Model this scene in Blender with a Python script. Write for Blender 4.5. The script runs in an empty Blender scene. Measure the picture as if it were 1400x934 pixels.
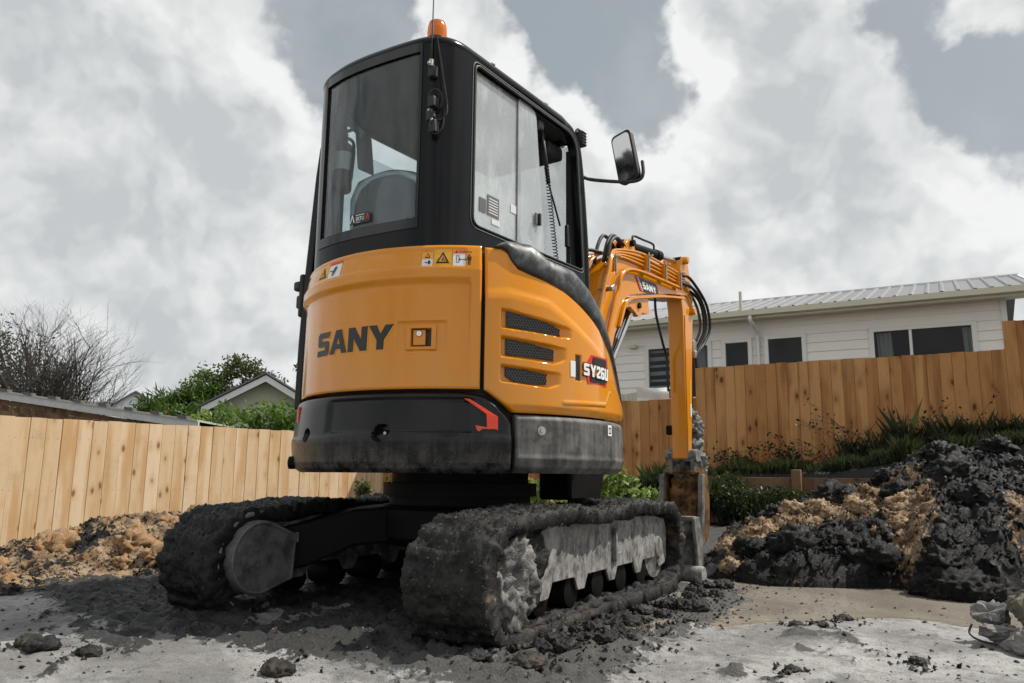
import bpy, math, random
import numpy as np
from math import sin, cos, pi, radians, sqrt, atan2
from mathutils import Vector, Matrix
from mathutils.geometry import tessellate_polygon
random.seed(7)
rng = np.random.default_rng(7)
S = bpy.context.scene
COL = S.collection

# ------------------------------------------------------------------ camera
cd = bpy.data.cameras.new('camera')
cam = bpy.data.objects.new('camera', cd); COL.objects.link(cam)
cd.sensor_width = 36.0; cd.sensor_fit = 'HORIZONTAL'; cd.lens = 1057.9 / 1400 * 36
cd.clip_start = 0.05; cd.clip_end = 3000
cam.matrix_world = Matrix(((0.87124, 0.07481, 0.48512, 2.0949), (0.49075, -0.15336, -0.85770, -3.2098),
                           (0.01024, 0.98533, -0.17032, 0.5787), (0, 0, 0, 1)))
S.camera = cam
# ------------------------------------------------------------------ light
SUN_AZ, SUN_EL = radians(50), radians(54)
sun_dir = Vector((sin(SUN_AZ) * cos(SUN_EL), cos(SUN_AZ) * cos(SUN_EL), sin(SUN_EL)))
sl = bpy.data.lights.new('sun', 'SUN'); sl.energy = 5.0; sl.angle = radians(0.5); sl.color = (1.0, 0.95, 0.87)
so = bpy.data.objects.new('sun', sl); COL.objects.link(so)
so.rotation_euler = sun_dir.to_track_quat('Z', 'Y').to_euler(); so.location = (10, 10, 20)
S.view_settings.view_transform = 'Standard'; S.view_settings.look = 'None'
S.view_settings.exposure = 0.0; S.view_settings.gamma = 1.0
S.view_settings.use_curve_mapping = False


class NT:
    """tiny helper round a node tree"""
    def __init__(self, tree):
        self.t = tree; self.n = tree.nodes; self.l = tree.links
    def put(self, sock, v):
        if v is None: return
        if isinstance(v, bpy.types.NodeSocket): self.l.new(v, sock)
        elif isinstance(v, (tuple, list)):
            v = tuple(v)
            if len(v) == 3 and sock.type == 'RGBA': v = v + (1,)
            sock.default_value = v
        else:
            sock.default_value = v if sock.type != 'RGBA' else (v, v, v, 1)
    def node(self, kind, ins=None, **attrs):
        x = self.n.new(kind)
        for k, v in attrs.items(): setattr(x, k, v)
        for k, v in (ins or {}).items(): self.put(x.inputs[k], v)
        return x
    def math(self, op, a, b=None, c=None, clamp=False):
        x = self.node('ShaderNodeMath', operation=op, use_clamp=clamp)
        for i, v in enumerate((a, b, c)): self.put(x.inputs[i], v)
        return x.outputs[0]
    def vmath(self, op, a, b=None, out=0, scale=None):
        x = self.node('ShaderNodeVectorMath', operation=op)
        self.put(x.inputs[0], a); self.put(x.inputs[1], b)
        if scale is not None: self.put(x.inputs['Scale'], scale)
        return x.outputs[out]
    def mix(self, f, a, b, blend='MIX'):
        x = self.node('ShaderNodeMix', data_type='RGBA', blend_type=blend)
        self.put(x.inputs[0], f); self.put(x.inputs[6], a); self.put(x.inputs[7], b)
        return x.outputs[2]
    def noise(self, vec, scale, detail=6, rough=.55, dist=0, out=0):
        x = self.node('ShaderNodeTexNoise', {'Vector': vec, 'Scale': scale, 'Detail': detail, 'Roughness': rough, 'Distortion': dist})
        return x.outputs[out]
    def ramp(self, fac, stops, interp='LINEAR'):
        x = self.node('ShaderNodeValToRGB'); x.color_ramp.interpolation = interp
        e = x.color_ramp.elements
        while len(e) < len(stops): e.new(.5)
        for q, (p, c) in zip(e, stops):
            q.position = p; q.color = (c, c, c, 1) if not isinstance(c, tuple) else tuple(c) + (1,)
        self.put(x.inputs[0], fac); return x.outputs[0]
    def rng(self, v, a, b, c=0, d=1, smooth=True):
        x = self.node('ShaderNodeMapRange', interpolation_type='SMOOTHSTEP' if smooth else 'LINEAR', clamp=True)
        for i, q in enumerate((v, a, b, c, d)): self.put(x.inputs[i], q)
        return x.outputs[0]


# ------------------------------------------------------------------ sky
W = bpy.data.worlds.new('World'); S.world = W; W.use_nodes = True
W.cycles.sampling_method = 'MANUAL'; W.cycles.sample_map_resolution = 256
S.cycles.max_bounces = 5; S.cycles.diffuse_bounces = 2; S.cycles.glossy_bounces = 2; S.cycles.use_adaptive_sampling = True; S.cycles.adaptive_threshold = .025; S.cycles.transparent_max_bounces = 12
w = NT(W.node_tree); w.n.clear()
sky = w.node('ShaderNodeTexSky', sky_type='NISHITA', sun_disc=False, sun_elevation=SUN_EL, sun_rotation=SUN_AZ,
             air_density=1.0, dust_density=2.5, ozone_density=1.2)
tc = w.node('ShaderNodeTexCoord')
D = w.vmath('NORMALIZE', tc.outputs['Generated'])
# cloud banks where the sky of the photograph has them: (direction, reach, weight); noise carries on everywhere else
BLOB = [((-.786, .449, .425), .22, .55), ((-.72, .50, .47), .17, .5), ((-.72, .572, .393), .16, .45), ((-.84, .446, .309), .2, .35),
        ((-.777, .555, .299), .11, .5), ((-.82, .51, .25), .16, .6), ((-.729, .636, .22), .13, .5), ((-.81, .563, .164), .16, .25),
        ((-.615, .66, .40), .10, .25),
        ((-.48, .72, .505), .11, .6), ((-.43, .79, .44), .15, .5), ((-.33, .86, .37), .15, .55), ((-.215, .925, .313), .22, .6),
        ((-.165, .85, .50), .11, .65), ((-.20, .82, .535), .11, .5), ((-.10, .905, .40), .13, .5), ((0.0, .957, .291), .24, .6),
        ((.08, .87, .49), .06, .55), ((-.65, .72, .25), .15, .3),
        ((-.615, .615, .50), .13, -.75), ((-.335, .80, .50), .15, -.95), ((-.28, .86, .425), .09, -.7), ((.0, .89, .46), .13, -.75), ((.09, .92, .39), .08, -.6),
        ((-.66, .655, .33), .09, -.15)]
warp = w.noise(D, 5.0, 4, .58, 0, 1)
Dw = w.vmath('ADD', D, w.vmath('SCALE', w.vmath('SUBTRACT', warp, (.5, .5, .5)), scale=.13))
warp2 = w.noise(D, 22.0, 3, .6, 0, 1)
Dw = w.vmath('ADD', Dw, w.vmath('SCALE', w.vmath('SUBTRACT', warp2, (.5, .5, .5)), scale=.035))
field = None
for d, r, wt in BLOB:
    dist = w.vmath('DISTANCE', Dw, tuple(Vector(d).normalized()), out=1)
    m = w.rng(dist, r * 1.45, 0.0, 0, wt)
    field = m if field is None else w.math('ADD', field, m)
base = w.noise(D, 2.6, 4, .6)
sep = w.node('ShaderNodeSeparateXYZ', {0: D})
field = w.math('ADD', field, w.rng(sep.outputs[2], .26, .05, 0, .45))     # banks pile up towards the horizon
field = w.math('ADD', field, w.math('MULTIPLY', w.math('SUBTRACT', base, .46), 1.3))
def puffs(vec):
    vo = w.node('ShaderNodeTexVoronoi', {'Vector': vec, 'Scale': 9.0, 'Detail': 2.0, 'Roughness': .55, 'Lacunarity': 2.3}, feature='F1', normalize=True)
    return w.math('SUBTRACT', .42, vo.outputs['Distance'])
fine = w.noise(D, 13, 6, .66)
pf = puffs(Dw); pf2 = puffs(w.vmath('ADD', Dw, (0.018, 0.010, 0.030)))
dens = w.math('ADD', field, w.math('ADD', w.math('MULTIPLY', w.math('SUBTRACT', fine, .5), .62), w.math('MULTIPLY', pf, .55)))
mask = w.rng(dens, -.02, .23)
# self-shading: each puff is lit from the sun's side, thick cores and undersides go grey
relief = w.math('SUBTRACT', pf, pf2)
lit = w.noise(w.vmath('ADD', Dw, (.03, .02, .05)), 4.2, 4, .55)
shade = w.math('ADD', w.rng(lit, .38, .68, 0, .75), w.math('MULTIPLY', relief, 2.2))
shade = w.math('ADD', shade, w.math('MULTIPLY', w.rng(dens, 1.2, .3), .45), clamp=True)
cloud = w.mix(shade, (5.6, 5.85, 6.0), (9.0, 9.1, 9.05))
hs = w.node('ShaderNodeHueSaturation', {'Saturation': .34, 'Value': 1.0, 'Color': sky.outputs[0]})
thin = w.math('MULTIPLY', w.rng(w.noise(D, 6, 4, .6), .42, .75), .35)
sep = w.node('ShaderNodeSeparateXYZ', {0: D})
bluegrey = w.mix(.72, hs.outputs[0], (3.6, 4.15, 4.5))
bluegrey = w.mix(thin, bluegrey, (5.6, 5.8, 5.9))
final = w.mix(mask, bluegrey, cloud)
bg = w.node('ShaderNodeBackground', {'Color': final, 'Strength': .1})
wo = w.node('ShaderNodeOutputWorld'); w.l.new(bg.outputs[0], wo.inputs[0])

# ------------------------------------------------------------------ noise for geometry
_perm = rng.permutation(256); _perm = np.concatenate([_perm, _perm, _perm])
_grad = rng.normal(size=(256, 3)); _grad /= np.linalg.norm(_grad, axis=1)[:, None]
def pn(P):
    P = np.asarray(P, float); I = np.floor(P).astype(int); Fr = P - I; I &= 255
    u = Fr * Fr * Fr * (Fr * (Fr * 6 - 15) + 10); r = 0
    for dx in (0, 1):
        wx = u[..., 0] if dx else 1 - u[..., 0]
        for dy in (0, 1):
            wy = u[..., 1] if dy else 1 - u[..., 1]
            for dz in (0, 1):
                wz = u[..., 2] if dz else 1 - u[..., 2]
                h = _perm[_perm[_perm[I[..., 0] + dx] + I[..., 1] + dy] + I[..., 2] + dz] & 255
                r = r + wx * wy * wz * ((_grad[h] * (Fr - np.array((dx, dy, dz)))).sum(-1))
    return r * 1.6
def fbm(P, sc, octv=4, gain=.5, lac=2.07):
    P = np.asarray(P, float) * sc; a = 1; s = 0
    for i in range(octv): s = s + a * pn(P + i * 17.3); a *= gain; P = P * lac
    return s
def billow(P, sc, octv=4, gain=.5, lac=2.07):
    P = np.asarray(P, float) * sc; a = 1; s = 0
    for i in range(octv): s = s + a * (1 - 2.2 * np.abs(pn(P + i * 11.7))); a *= gain; P = P * lac
    return s
def sstep(x, a, b):
    t = np.clip((np.asarray(x, float) - a) / (b - a), 0, 1); return t * t * (3 - 2 * t)

# ------------------------------------------------------------------ mesh building
class MB:
    def __init__(self): self.v = []; self.f = []
    def add(self, vs, fs):
        o = len(self.v); self.v.extend(tuple(map(float, q)) for q in vs)
        self.f.extend(tuple(i + o for i in q) for q in fs); return self
    def box(self, c, s, rot=None):
        x, y, z = s[0] / 2, s[1] / 2, s[2] / 2
        vs = [Vector((a, b, d)) for a in (-x, x) for b in (-y, y) for d in (-z, z)]
        if rot is not None: vs = [rot @ q for q in vs]
        c = Vector(c)
        return self.add([q + c for q in vs], [(0, 1, 3, 2), (4, 6, 7, 5), (0, 4, 5, 1), (2, 3, 7, 6), (0, 2, 6, 4), (1, 5, 7, 3)])
    def tube(self, path, r, n=10, cap=True, closed=False):
        P = [Vector(q) for q in path]; m = len(P); rs = r if isinstance(r, (list, tuple)) else [r] * m
        up = None; vs = []
        for i in range(m):
            if closed: t = P[(i + 1) % m] - P[i - 1]
            else: t = P[min(i + 1, m - 1)] - P[max(i - 1, 0)]
            t.normalize()
            if up is None:
                up = Vector((0, 0, 1)) if abs(t.z) < .9 else Vector((1, 0, 0))
            up = (up - t * up.dot(t))
            if up.length < 1e-5: up = t.orthogonal()
            up.normalize(); b = t.cross(up)
            for k in range(n):
                a = 2 * pi * k / n; vs.append(P[i] + (up * cos(a) + b * sin(a)) * rs[i])
        fs = []
        for i in range(m if closed else m - 1):
            j = (i + 1) % m
            for k in range(n): fs.append((i * n + k, i * n + (k + 1) % n, j * n + (k + 1) % n, j * n + k))
        if cap and not closed: fs += [tuple(range(n))[::-1], tuple((m - 1) * n + k for k in range(n))]
        return self.add(vs, fs)
    def lathe(self, prof, o=(0, 0, 0), axis=(0, 0, 1), n=24):
        """prof: list of (radius, height along axis)"""
        ax = Vector(axis).normalized(); u = ax.orthogonal().normalized(); b = ax.cross(u); o = Vector(o); vs = []; fs = []
        for r, h in prof:
            for k in range(n):
                a = 2 * pi * k / n; vs.append(o + ax * h + (u * cos(a) + b * sin(a)) * max(r, 1e-5))
        for i in range(len(prof) - 1):
            for k in range(n): fs.append((i * n + k, i * n + (k + 1) % n, (i + 1) * n + (k + 1) % n, (i + 1) * n + k))
        fs += [tuple(range(n))[::-1], tuple((len(prof) - 1) * n + k for k in range(n))]
        return self.add(vs, fs)
    def prism(self, poly, lo, hi, fn, holes=()):
        """poly in 2D, extruded between lo and hi; fn(a,b,h)->xyz. Holes allowed."""
        loops = [list(poly)] + [list(h) for h in holes]
        flat = [q for L in loops for q in L]; n = len(flat)
        tri = tessellate_polygon([[Vector((a, b, 0)) for a, b in L] for L in loops])
        vs = [fn(a, b, lo) for a, b in flat] + [fn(a, b, hi) for a, b in flat]
        fs = [tuple(t)[::-1] for t in tri] + [tuple(i + n for i in t) for t in tri]; o = 0
        for L in loops:
            m = len(L)
            for k in range(m):
                a, b = o + k, o + (k + 1) % m; fs.append((a, b, b + n, a + n))
            o += m
        return self.add(vs, fs)
    def flat(self, poly, fn, holes=()):
        loops = [list(poly)] + [list(h) for h in holes]; flat = [q for L in loops for q in L]
        tri = tessellate_polygon([[Vector((a, b, 0)) for a, b in L] for L in loops])
        return self.add([fn(a, b) for a, b in flat], [tuple(t) for t in tri])
    def grid(self, us, vs_, fn, skip=None):
        nu, nv = len(us), len(vs_); V = [fn(a, b) for a in us for b in vs_]; F = []
        for i in range(nu - 1):
            for j in range(nv - 1):
                if skip and skip((us[i] + us[i + 1]) / 2, (vs_[j] + vs_[j + 1]) / 2): continue
                F.append((i * nv + j, (i + 1) * nv + j, (i + 1) * nv + j + 1, i * nv + j + 1))
        return self.add(V, F)
    def build(self, name, mat, parent=None, smooth=None, bevel=0, seg=2, fix=True):
        me = bpy.data.meshes.new(name); me.from_pydata(self.v, [], self.f); me.update()
        if fix:
            import bmesh
            bm = bmesh.new(); bm.from_mesh(me); bmesh.ops.recalc_face_normals(bm, faces=bm.faces); bm.to_mesh(me); bm.free()
        return link(name, me, mat, parent, smooth, bevel, seg)
def link(name, me, mat, parent=None, smooth=None, bevel=0, seg=2):
    o = bpy.data.objects.new(name, me); COL.objects.link(o)
    if mat is not None: me.materials.append(mat)
    if smooth:
        me.shade_smooth()
        if smooth < 3.1: me.set_sharp_from_angle(angle=smooth)
    if bevel:
        m = o.modifiers.new('bevel', 'BEVEL'); m.width = bevel; m.segments = seg; m.limit_method = 'ANGLE'; m.angle_limit = radians(35)
        m.harden_normals = False
        if not smooth: me.shade_smooth(); me.set_sharp_from_angle(angle=radians(35))
    if parent is not None: o.parent = parent
    return o
def npmesh(name, V, F):
    """fast mesh from arrays; F (n,4) or (n,3)"""
    me = bpy.data.meshes.new(name); V = np.asarray(V, np.float32); F = np.asarray(F, np.int32); k = F.shape[1]
    me.vertices.add(len(V)); me.vertices.foreach_set('co', V.ravel())
    me.loops.add(F.size); me.loops.foreach_set('vertex_index', F.ravel())
    me.polygons.add(len(F)); me.polygons.foreach_set('loop_start', np.arange(0, F.size, k, dtype=np.int32))
    me.update(calc_edges=True); me.validate(); return me
def gridfaces(nu, nv, cu=False, cv=False):
    i = np.arange(nu if cu else nu - 1)[:, None]; j = np.arange(nv if cv else nv - 1)[None, :]
    a = i * nv + j; b = ((i + 1) % nu) * nv + j; c = ((i + 1) % nu) * nv + (j + 1) % nv; d = i * nv + (j + 1) % nv
    return np.stack([a, b, c, d], -1).reshape(-1, 4)
def vcol(me, name, val):
    a = me.attributes.new(name, 'FLOAT', 'POINT'); a.data.foreach_set('value', np.asarray(val, np.float32).ravel())
def tag(o, label=None, cat=None, group=None, kind=None):
    if label: o['label'] = label
    if cat: o['category'] = cat
    if group: o['group'] = group
    if kind: o['kind'] = kind
    return o
def empty(name, loc=(0, 0, 0), label=None, cat=None, group=None, parent=None):
    o = bpy.data.objects.new(name, None); COL.objects.link(o); o.location = loc; o.empty_display_size = .2
    if parent is not None: o.parent = parent
    return tag(o, label, cat, group)
def arc(c, r, a0, a1, n=8):
    return [(c[0] + r * cos(radians(a0 + (a1 - a0) * i / n)), c[1] + r * sin(radians(a0 + (a1 - a0) * i / n))) for i in range(n + 1)]
def spline(pts, n=8):
    P = [Vector(q) for q in pts]; out = []
    for i in range(len(P) - 1):
        p0 = P[max(i - 1, 0)]; p1 = P[i]; p2 = P[i + 1]; p3 = P[min(i + 2, len(P) - 1)]
        for k in range(n):
            t = k / n
            out.append(.5 * ((2 * p1) + (p2 - p0) * t + (2 * p0 - 5 * p1 + 4 * p2 - p3) * t * t + (3 * p1 - p0 - 3 * p2 + p3) * t ** 3))
    out.append(P[-1]); return out

# ------------------------------------------------------------------ materials
def mat(name, fn):
    m = bpy.data.materials.new(name); m.use_nodes = True; t = NT(m.node_tree)
    b = t.n['Principled BSDF']; t.b = b; t.co = t.node('ShaderNodeTexCoord').outputs['Object']; fn(t, b); return m
def setp(t, b, **k):
    for n, v in k.items():
        t.put(b.inputs[{'col': 'Base Color', 'rough': 'Roughness', 'metal': 'Metallic', 'spec': 'Specular IOR Level', 'nor': 'Normal', 'coat': 'Coat Weight', 'crough': 'Coat Roughness', 'emit': 'Emission Color', 'estr': 'Emission Strength', 'trans': 'Transmission Weight', 'alpha': 'Alpha'}[n]], v)
def bump(t, h, s=.3, d=.01):
    return t.node('ShaderNodeBump', {'Height': h, 'Strength': s, 'Distance': d}).outputs[0]
def plain(name, col, rough=.5, metal=0, var=.12, sc=9, spec=.5, coat=0, bmp=0):
    def fn(t, b):
        n = t.noise(t.co, sc, 6, .6)
        c = t.mix(t.math('MULTIPLY', n, 1), tuple(x * (1 - var) for x in col), tuple(min(1, x * (1 + var)) for x in col))
        setp(t, b, col=c, rough=t.rng(n, .2, .8, rough * .85, min(1, rough * 1.15)), metal=metal, spec=spec, coat=coat)
        if bmp: setp(t, b, nor=bump(t, t.noise(t.co, sc * 6, 5), bmp))
    return mat(name, fn)
def f_orange(t, b):
    n = t.noise(t.co, 3, 5, .6); d = t.noise(t.co, 60, 4, .7)
    sp = t.node('ShaderNodeSeparateXYZ', {0: t.co})
    low = t.rng(sp.outputs[2], 1.15, .8, 0, .3)                      # road film thickens near the ground
    c = t.mix(n, (.64, .222, .002), (.70, .26, .003))
    dust = t.math('MULTIPLY', t.math('ADD', low, .02), t.rng(t.noise(t.co, 7, 7, .65), .35, .75))
    c = t.mix(dust, c, (.50, .33, .17))
    speck = t.math('MULTIPLY', t.rng(t.noise(t.co, 210, 3, .6), .66, .72), t.rng(sp.outputs[2], 1.25, .85, .0, .8))
    c = t.mix(speck, c, (.30, .22, .14))
    setp(t, b, col=c, rough=t.rng(d, .3, .75, .14, .22), coat=.4, crough=.03, spec=.38)
M = {}
M['orange'] = mat('orange_paint', f_orange)
def f_black(t, b):
    n = t.noise(t.co, 14, 8, .7); st = t.noise(t.vmath('MULTIPLY', t.co, (30, 30, 3)), 1, 5, .6)
    sp = t.node('ShaderNodeSeparateXYZ', {0: t.co})
    low = t.rng(sp.outputs[2], .78, .585, .02, .62)
    dust = t.math('MULTIPLY', low, t.rng(t.math('ADD', t.math('MULTIPLY', n, .65), t.math('MULTIPLY', st, .45)), .42, .72))
    speck = t.math('MULTIPLY', t.rng(t.noise(t.co, 130, 3, .6), .64, .72), t.rng(sp.outputs[2], .74, .6))
    c = t.mix(dust, (.007, .007, .008), (.13, .122, .115)); c = t.mix(t.math('MULTIPLY', speck, .6), c, (.4, .38, .36))
    setp(t, b, col=c, rough=t.mix(dust, .2, .75), spec=.3)
M['cw'] = mat('black_counterweight_paint', f_black)
def f_skirt(t, b):
    n = t.noise(t.co, 11, 8, .7); st = t.noise(t.vmath('MULTIPLY', t.co, (22, 22, 2)), 1, 5, .6)
    d = t.rng(t.math('ADD', t.math('MULTIPLY', n, .6), t.math('MULTIPLY', st, .5)), .36, .75)
    c = t.mix(d, (.018, .018, .019), (.17, .165, .155))
    setp(t, b, col=c, rough=.6, spec=.4, nor=bump(t, n, .15))
M['skirt'] = mat('dusty_black_plastic', f_skirt)
M['cab'] = plain('satin_black_cab_paint', (.005, .005, .006), .20, var=.25, sc=5, spec=.22)
def f_trim(t, b):
    n = t.noise(t.co, 16, 8, .7); d = t.rng(n, .42, .72)
    setp(t, b, col=t.mix(t.math('MULTIPLY', d, .7), (.02, .021, .023), (.14, .15, .155)), rough=t.mix(d, .28, .6), spec=.55)
M['trim'] = mat('scuffed_black_plastic', f_trim)
M['rubber'] = plain('black_rubber', (.012, .012, .012), .55)
M['steel_dark'] = plain('dark_painted_steel', (.006, .006, .006), .6, var=.5, sc=20, spec=.12)
M['chrome'] = plain('chrome_rod', (.62, .62, .62), .14, 1, .05)
M['zinc'] = plain('zinc_fittings', (.45, .44, .40), .35, .9, .2, 40)
M['inside'] = plain('dark_cab_lining', (.02, .021, .022), .7)
M['grey_in'] = plain('grey_cab_plastic', (.10, .105, .11), .55)
M['seat'] = plain('charcoal_seat_vinyl', (.035, .036, .038), .6, bmp=.2)
M['white'] = plain('white_print', (.78, .78, .76), .45, var=.05)
M['blackprint'] = plain('black_print', (.012, .012, .012), .4)
M['redprint'] = plain('red_print', (.62, .035, .02), .4, var=.05)
M['orangeprint'] = plain('orange_red_print', (.75, .16, .02), .4, var=.05)
M['yellowprint'] = plain('yellow_print', (.78, .38, .02), .4, var=.05)
M['reflect'] = plain('red_orange_reflector', (.80, .06, .018), .22, var=.08, sc=60)
M['red'] = plain('red_extinguisher_paint', (.10, .012, .012), .3)
M['beacon'] = None
def f_beacon(t, b):
    setp(t, b, col=(.95, .22, .01), rough=.12, trans=.55)
    w_ = t.node('ShaderNodeTexWave', {'Vector': t.co, 'Scale': 60}, wave_type='BANDS', bands_direction='X')
    setp(t, b, nor=bump(t, w_.outputs[0], .25, .003))
M['beacon'] = mat('amber_lens', f_beacon)
def f_glass(tint, refl=1.0, haze=.04):
    def fn(t, b):
        tr = t.node('ShaderNodeBsdfTransparent', {0: tint}); gl = t.node('ShaderNodeBsdfGlossy', {'Roughness': .015})
        lw = t.node('ShaderNodeLayerWeight', {'Blend': .5})
        f = t.math('MULTIPLY', t.math('ADD', .04, t.math('MULTIPLY', t.math('POWER', lw.outputs['Facing'], 4.0), .9)), refl, clamp=True)
        mx = t.node('ShaderNodeMixShader', {0: f}); t.l.new(tr.outputs[0], mx.inputs[1]); t.l.new(gl.outputs[0], mx.inputs[2])
        df = t.node('ShaderNodeBsdfDiffuse', {0: (.74, .77, .77)})
        sm = t.rng(t.noise(t.vmath('MULTIPLY', t.co, (3, 3, 1)), 3, 6, .6), .45, .8, haze * .6, haze * 1.4)
        m2 = t.node('ShaderNodeMixShader', {0: sm}); t.l.new(mx.outputs[0], m2.inputs[1]); t.l.new(df.outputs[0], m2.inputs[2])
        t.l.new(m2.outputs[0], t.n['Material Output'].inputs[0])
    return fn
M['glass'] = mat('cab_glass', f_glass((.93, .96, .95), 4.5, .40))
M['glass_rear'] = mat('rear_cab_glass', f_glass((.80, .85, .86), 1.0, .014))
M['glass_house'] = mat('house_glass', f_glass((.50, .53, .54), .7, .002))
M['film'] = mat('clear_plastic_film', f_glass((.72, .76, .77), 2.2, .22))
def f_mudsteel(t, b):                                               # grey dried mud smeared on a steel plate
    st = t.noise(t.vmath('MULTIPLY', t.co, (22, 22, 7)), 1, 8, .65, .6); n = t.noise(t.co, 19, 9, .72)
    d = t.rng(t.math('ADD', t.math('MULTIPLY', st, .4), t.math('MULTIPLY', n, .65)), .36, .66)
    c = t.mix(d, (.03, .028, .026), t.mix(t.noise(t.co, 9, 4), (.24, .235, .225), (.36, .35, .335)))
    setp(t, b, col=c, rough=.75, nor=bump(t, t.noise(t.co, 70, 7, .7), .5, .006))
M['mudsteel'] = mat('mud_smeared_steel', f_mudsteel)
def f_mud(dark, mid, pale, tan=.06):
    def fn(t, b):
        n = t.noise(t.co, 9, 9, .68); n2 = t.noise(t.co, 55, 6, .7); n3 = t.noise(t.co, 3.2, 5, .6)
        c = t.mix(t.rng(n, .35, .6), dark, mid)
        c = t.mix(t.rng(n2, .58, .74), c, pale)  # pale dried flecks, also painted in place of sunlit wet highlights
        c = t.mix(t.math('MULTIPLY', t.rng(n3, .58, .7), tan * 8, clamp=True), c, (.27, .19, .115))
        setp(t, b, col=c, rough=t.rng(n2, .3, .7, .34, .7), spec=.2, nor=bump(t, t.math('ADD', n2, t.noise(t.co, 170, 4, .6)), .75, .006))
    return fn
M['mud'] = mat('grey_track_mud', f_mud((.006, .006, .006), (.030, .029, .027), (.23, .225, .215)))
M['mud_left'] = mat('shaded_track_mud', f_mud((.008, .008, .008), (.02, .02, .02), (.065, .063, .06), .0))  # darker copy of the track mud, left track's shade put into the colour
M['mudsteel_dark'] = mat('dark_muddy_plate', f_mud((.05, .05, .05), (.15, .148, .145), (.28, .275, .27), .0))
M['clodmud'] = mat('brown_grey_mud', f_mud((.016, .014, .012), (.06, .052, .044), (.17, .15, .13), .05))
M['mudgrey'] = mat('pale_grey_mud', f_mud((.07, .068, .065), (.22, .215, .205), (.36, .35, .33), .04))
# ================================================================== ground
FN = np.array((.9627, -.2708)); FS = float(FN @ np.array((-7.995, 2.17)))       # left fence line
def wetness(x, y):
    P = np.stack([x, y, 0 * x], -1)
    lim = np.interp(x, (.6, 1.0, 1.45, 1.9, 2.6, 3.5), (-.3, -.35, .30, .55, .62, 1.0))
    k = (y - lim) + .28 * fbm(P, 1.7, 4)
    return sstep(k, -.08, .16) * sstep(x, .62, .84)
def gz(x, y, fine=True):
    x = np.asarray(x, float); y = np.asarray(y, float)
    P = np.stack([x, y, 0 * x], -1)
    s = x * FN[0] + y * FN[1]
    z = -.62 * sstep(-s, 2.7, 6.0)
    zb = np.interp(x, (-6.6, -3.2, -.6, .8, 2.8), (-.5, .1, .6, .66, .98))
    z = z + (zb - z) * sstep(y, 6.72, 6.80) * sstep(-s, 8.4, 8.0)
    far = sstep(np.hypot(x, y), 14, 40); z = z * (1 - far) + 0.1 * far
    near = sstep(np.hypot(x - .5, y), 9, 5)
    wet = wetness(x, y)
    h = .012 * fbm(P, 2.1, 4) + .006 * fbm(P, 9, 3)
    if fine:
        # pressed ruts and crumbs where the machine has dragged mud
        m = mudmask(x, y)
        h = h + m * (.020 * np.maximum(0, billow(P, 7, 4, .6)) + .013 * fbm(P, 22, 3, .6))
        h = h + .0034 * fbm(P, 30, 3, .6)
        # tread prints where the machine has driven
        st = sstep(-np.abs(np.abs(x) - .625), -.16, -.13) * sstep(-y, 1.0, 1.15) * sstep(fbm(P, 1.3, 3), -.35, .15)
        h = h + st * (-.010 + .013 * sstep(np.abs(((y + .02 * np.abs(np.abs(x) - .625) / .15) / .092) % 1 - .5), .34, .16))
    return z + near * h * (1 - .985 * wet) - .012 * wet * near
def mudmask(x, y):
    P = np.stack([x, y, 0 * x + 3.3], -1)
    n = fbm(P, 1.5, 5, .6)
    left = sstep(-x + .15 * y, .1, .8) * sstep(y + .35 * x, -1.75, -1.45)                 # churned mud, widened to blacken the machine's shadow on its left
    under = sstep(np.abs(x), 1.35, 1.0) * sstep(np.abs(y + .05), 1.35, 1.1)  # mud under the machine, its shade deepened in the colour
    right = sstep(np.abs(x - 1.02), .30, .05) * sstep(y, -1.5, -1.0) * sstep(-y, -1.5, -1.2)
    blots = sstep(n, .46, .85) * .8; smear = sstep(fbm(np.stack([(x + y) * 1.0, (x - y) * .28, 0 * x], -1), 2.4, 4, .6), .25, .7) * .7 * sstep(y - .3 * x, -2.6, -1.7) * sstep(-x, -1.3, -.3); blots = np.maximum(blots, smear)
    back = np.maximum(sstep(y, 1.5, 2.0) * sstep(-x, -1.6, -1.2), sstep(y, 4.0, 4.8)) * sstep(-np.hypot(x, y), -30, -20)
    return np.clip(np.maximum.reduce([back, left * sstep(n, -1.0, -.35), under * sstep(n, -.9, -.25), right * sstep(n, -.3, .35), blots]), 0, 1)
def lines(lo, hi, step, far, n):
    c = np.arange(lo, hi + step / 2, step); g = np.geomspace(.04, far, n)
    return np.concatenate([(lo - g)[::-1], c, hi + g])
gx = lines(-2.6, 3.0, .018, 600, 70); gy = np.unique(np.concatenate([lines(-2.3, 2.2, .018, 600, 70), [6.70, 6.73, 6.76, 6.79, 6.82]]))
GX, GY = np.meshgrid(gx, gy, indexing='ij')
GZ = gz(GX, GY)
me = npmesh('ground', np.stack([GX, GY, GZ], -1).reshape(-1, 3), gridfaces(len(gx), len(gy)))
vcol(me, 'wet', wetness(GX, GY)); vcol(me, 'dark', np.clip(np.maximum(sstep(-GX + .15 * GY, -.75, -.3) * .95, sstep(GY, 1.8, 2.4)), 0, 1)); vcol(me, 'mud', mudmask(GX, GY))  # dark: blacker mud behind, and painted shade left of and under the machine
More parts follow.
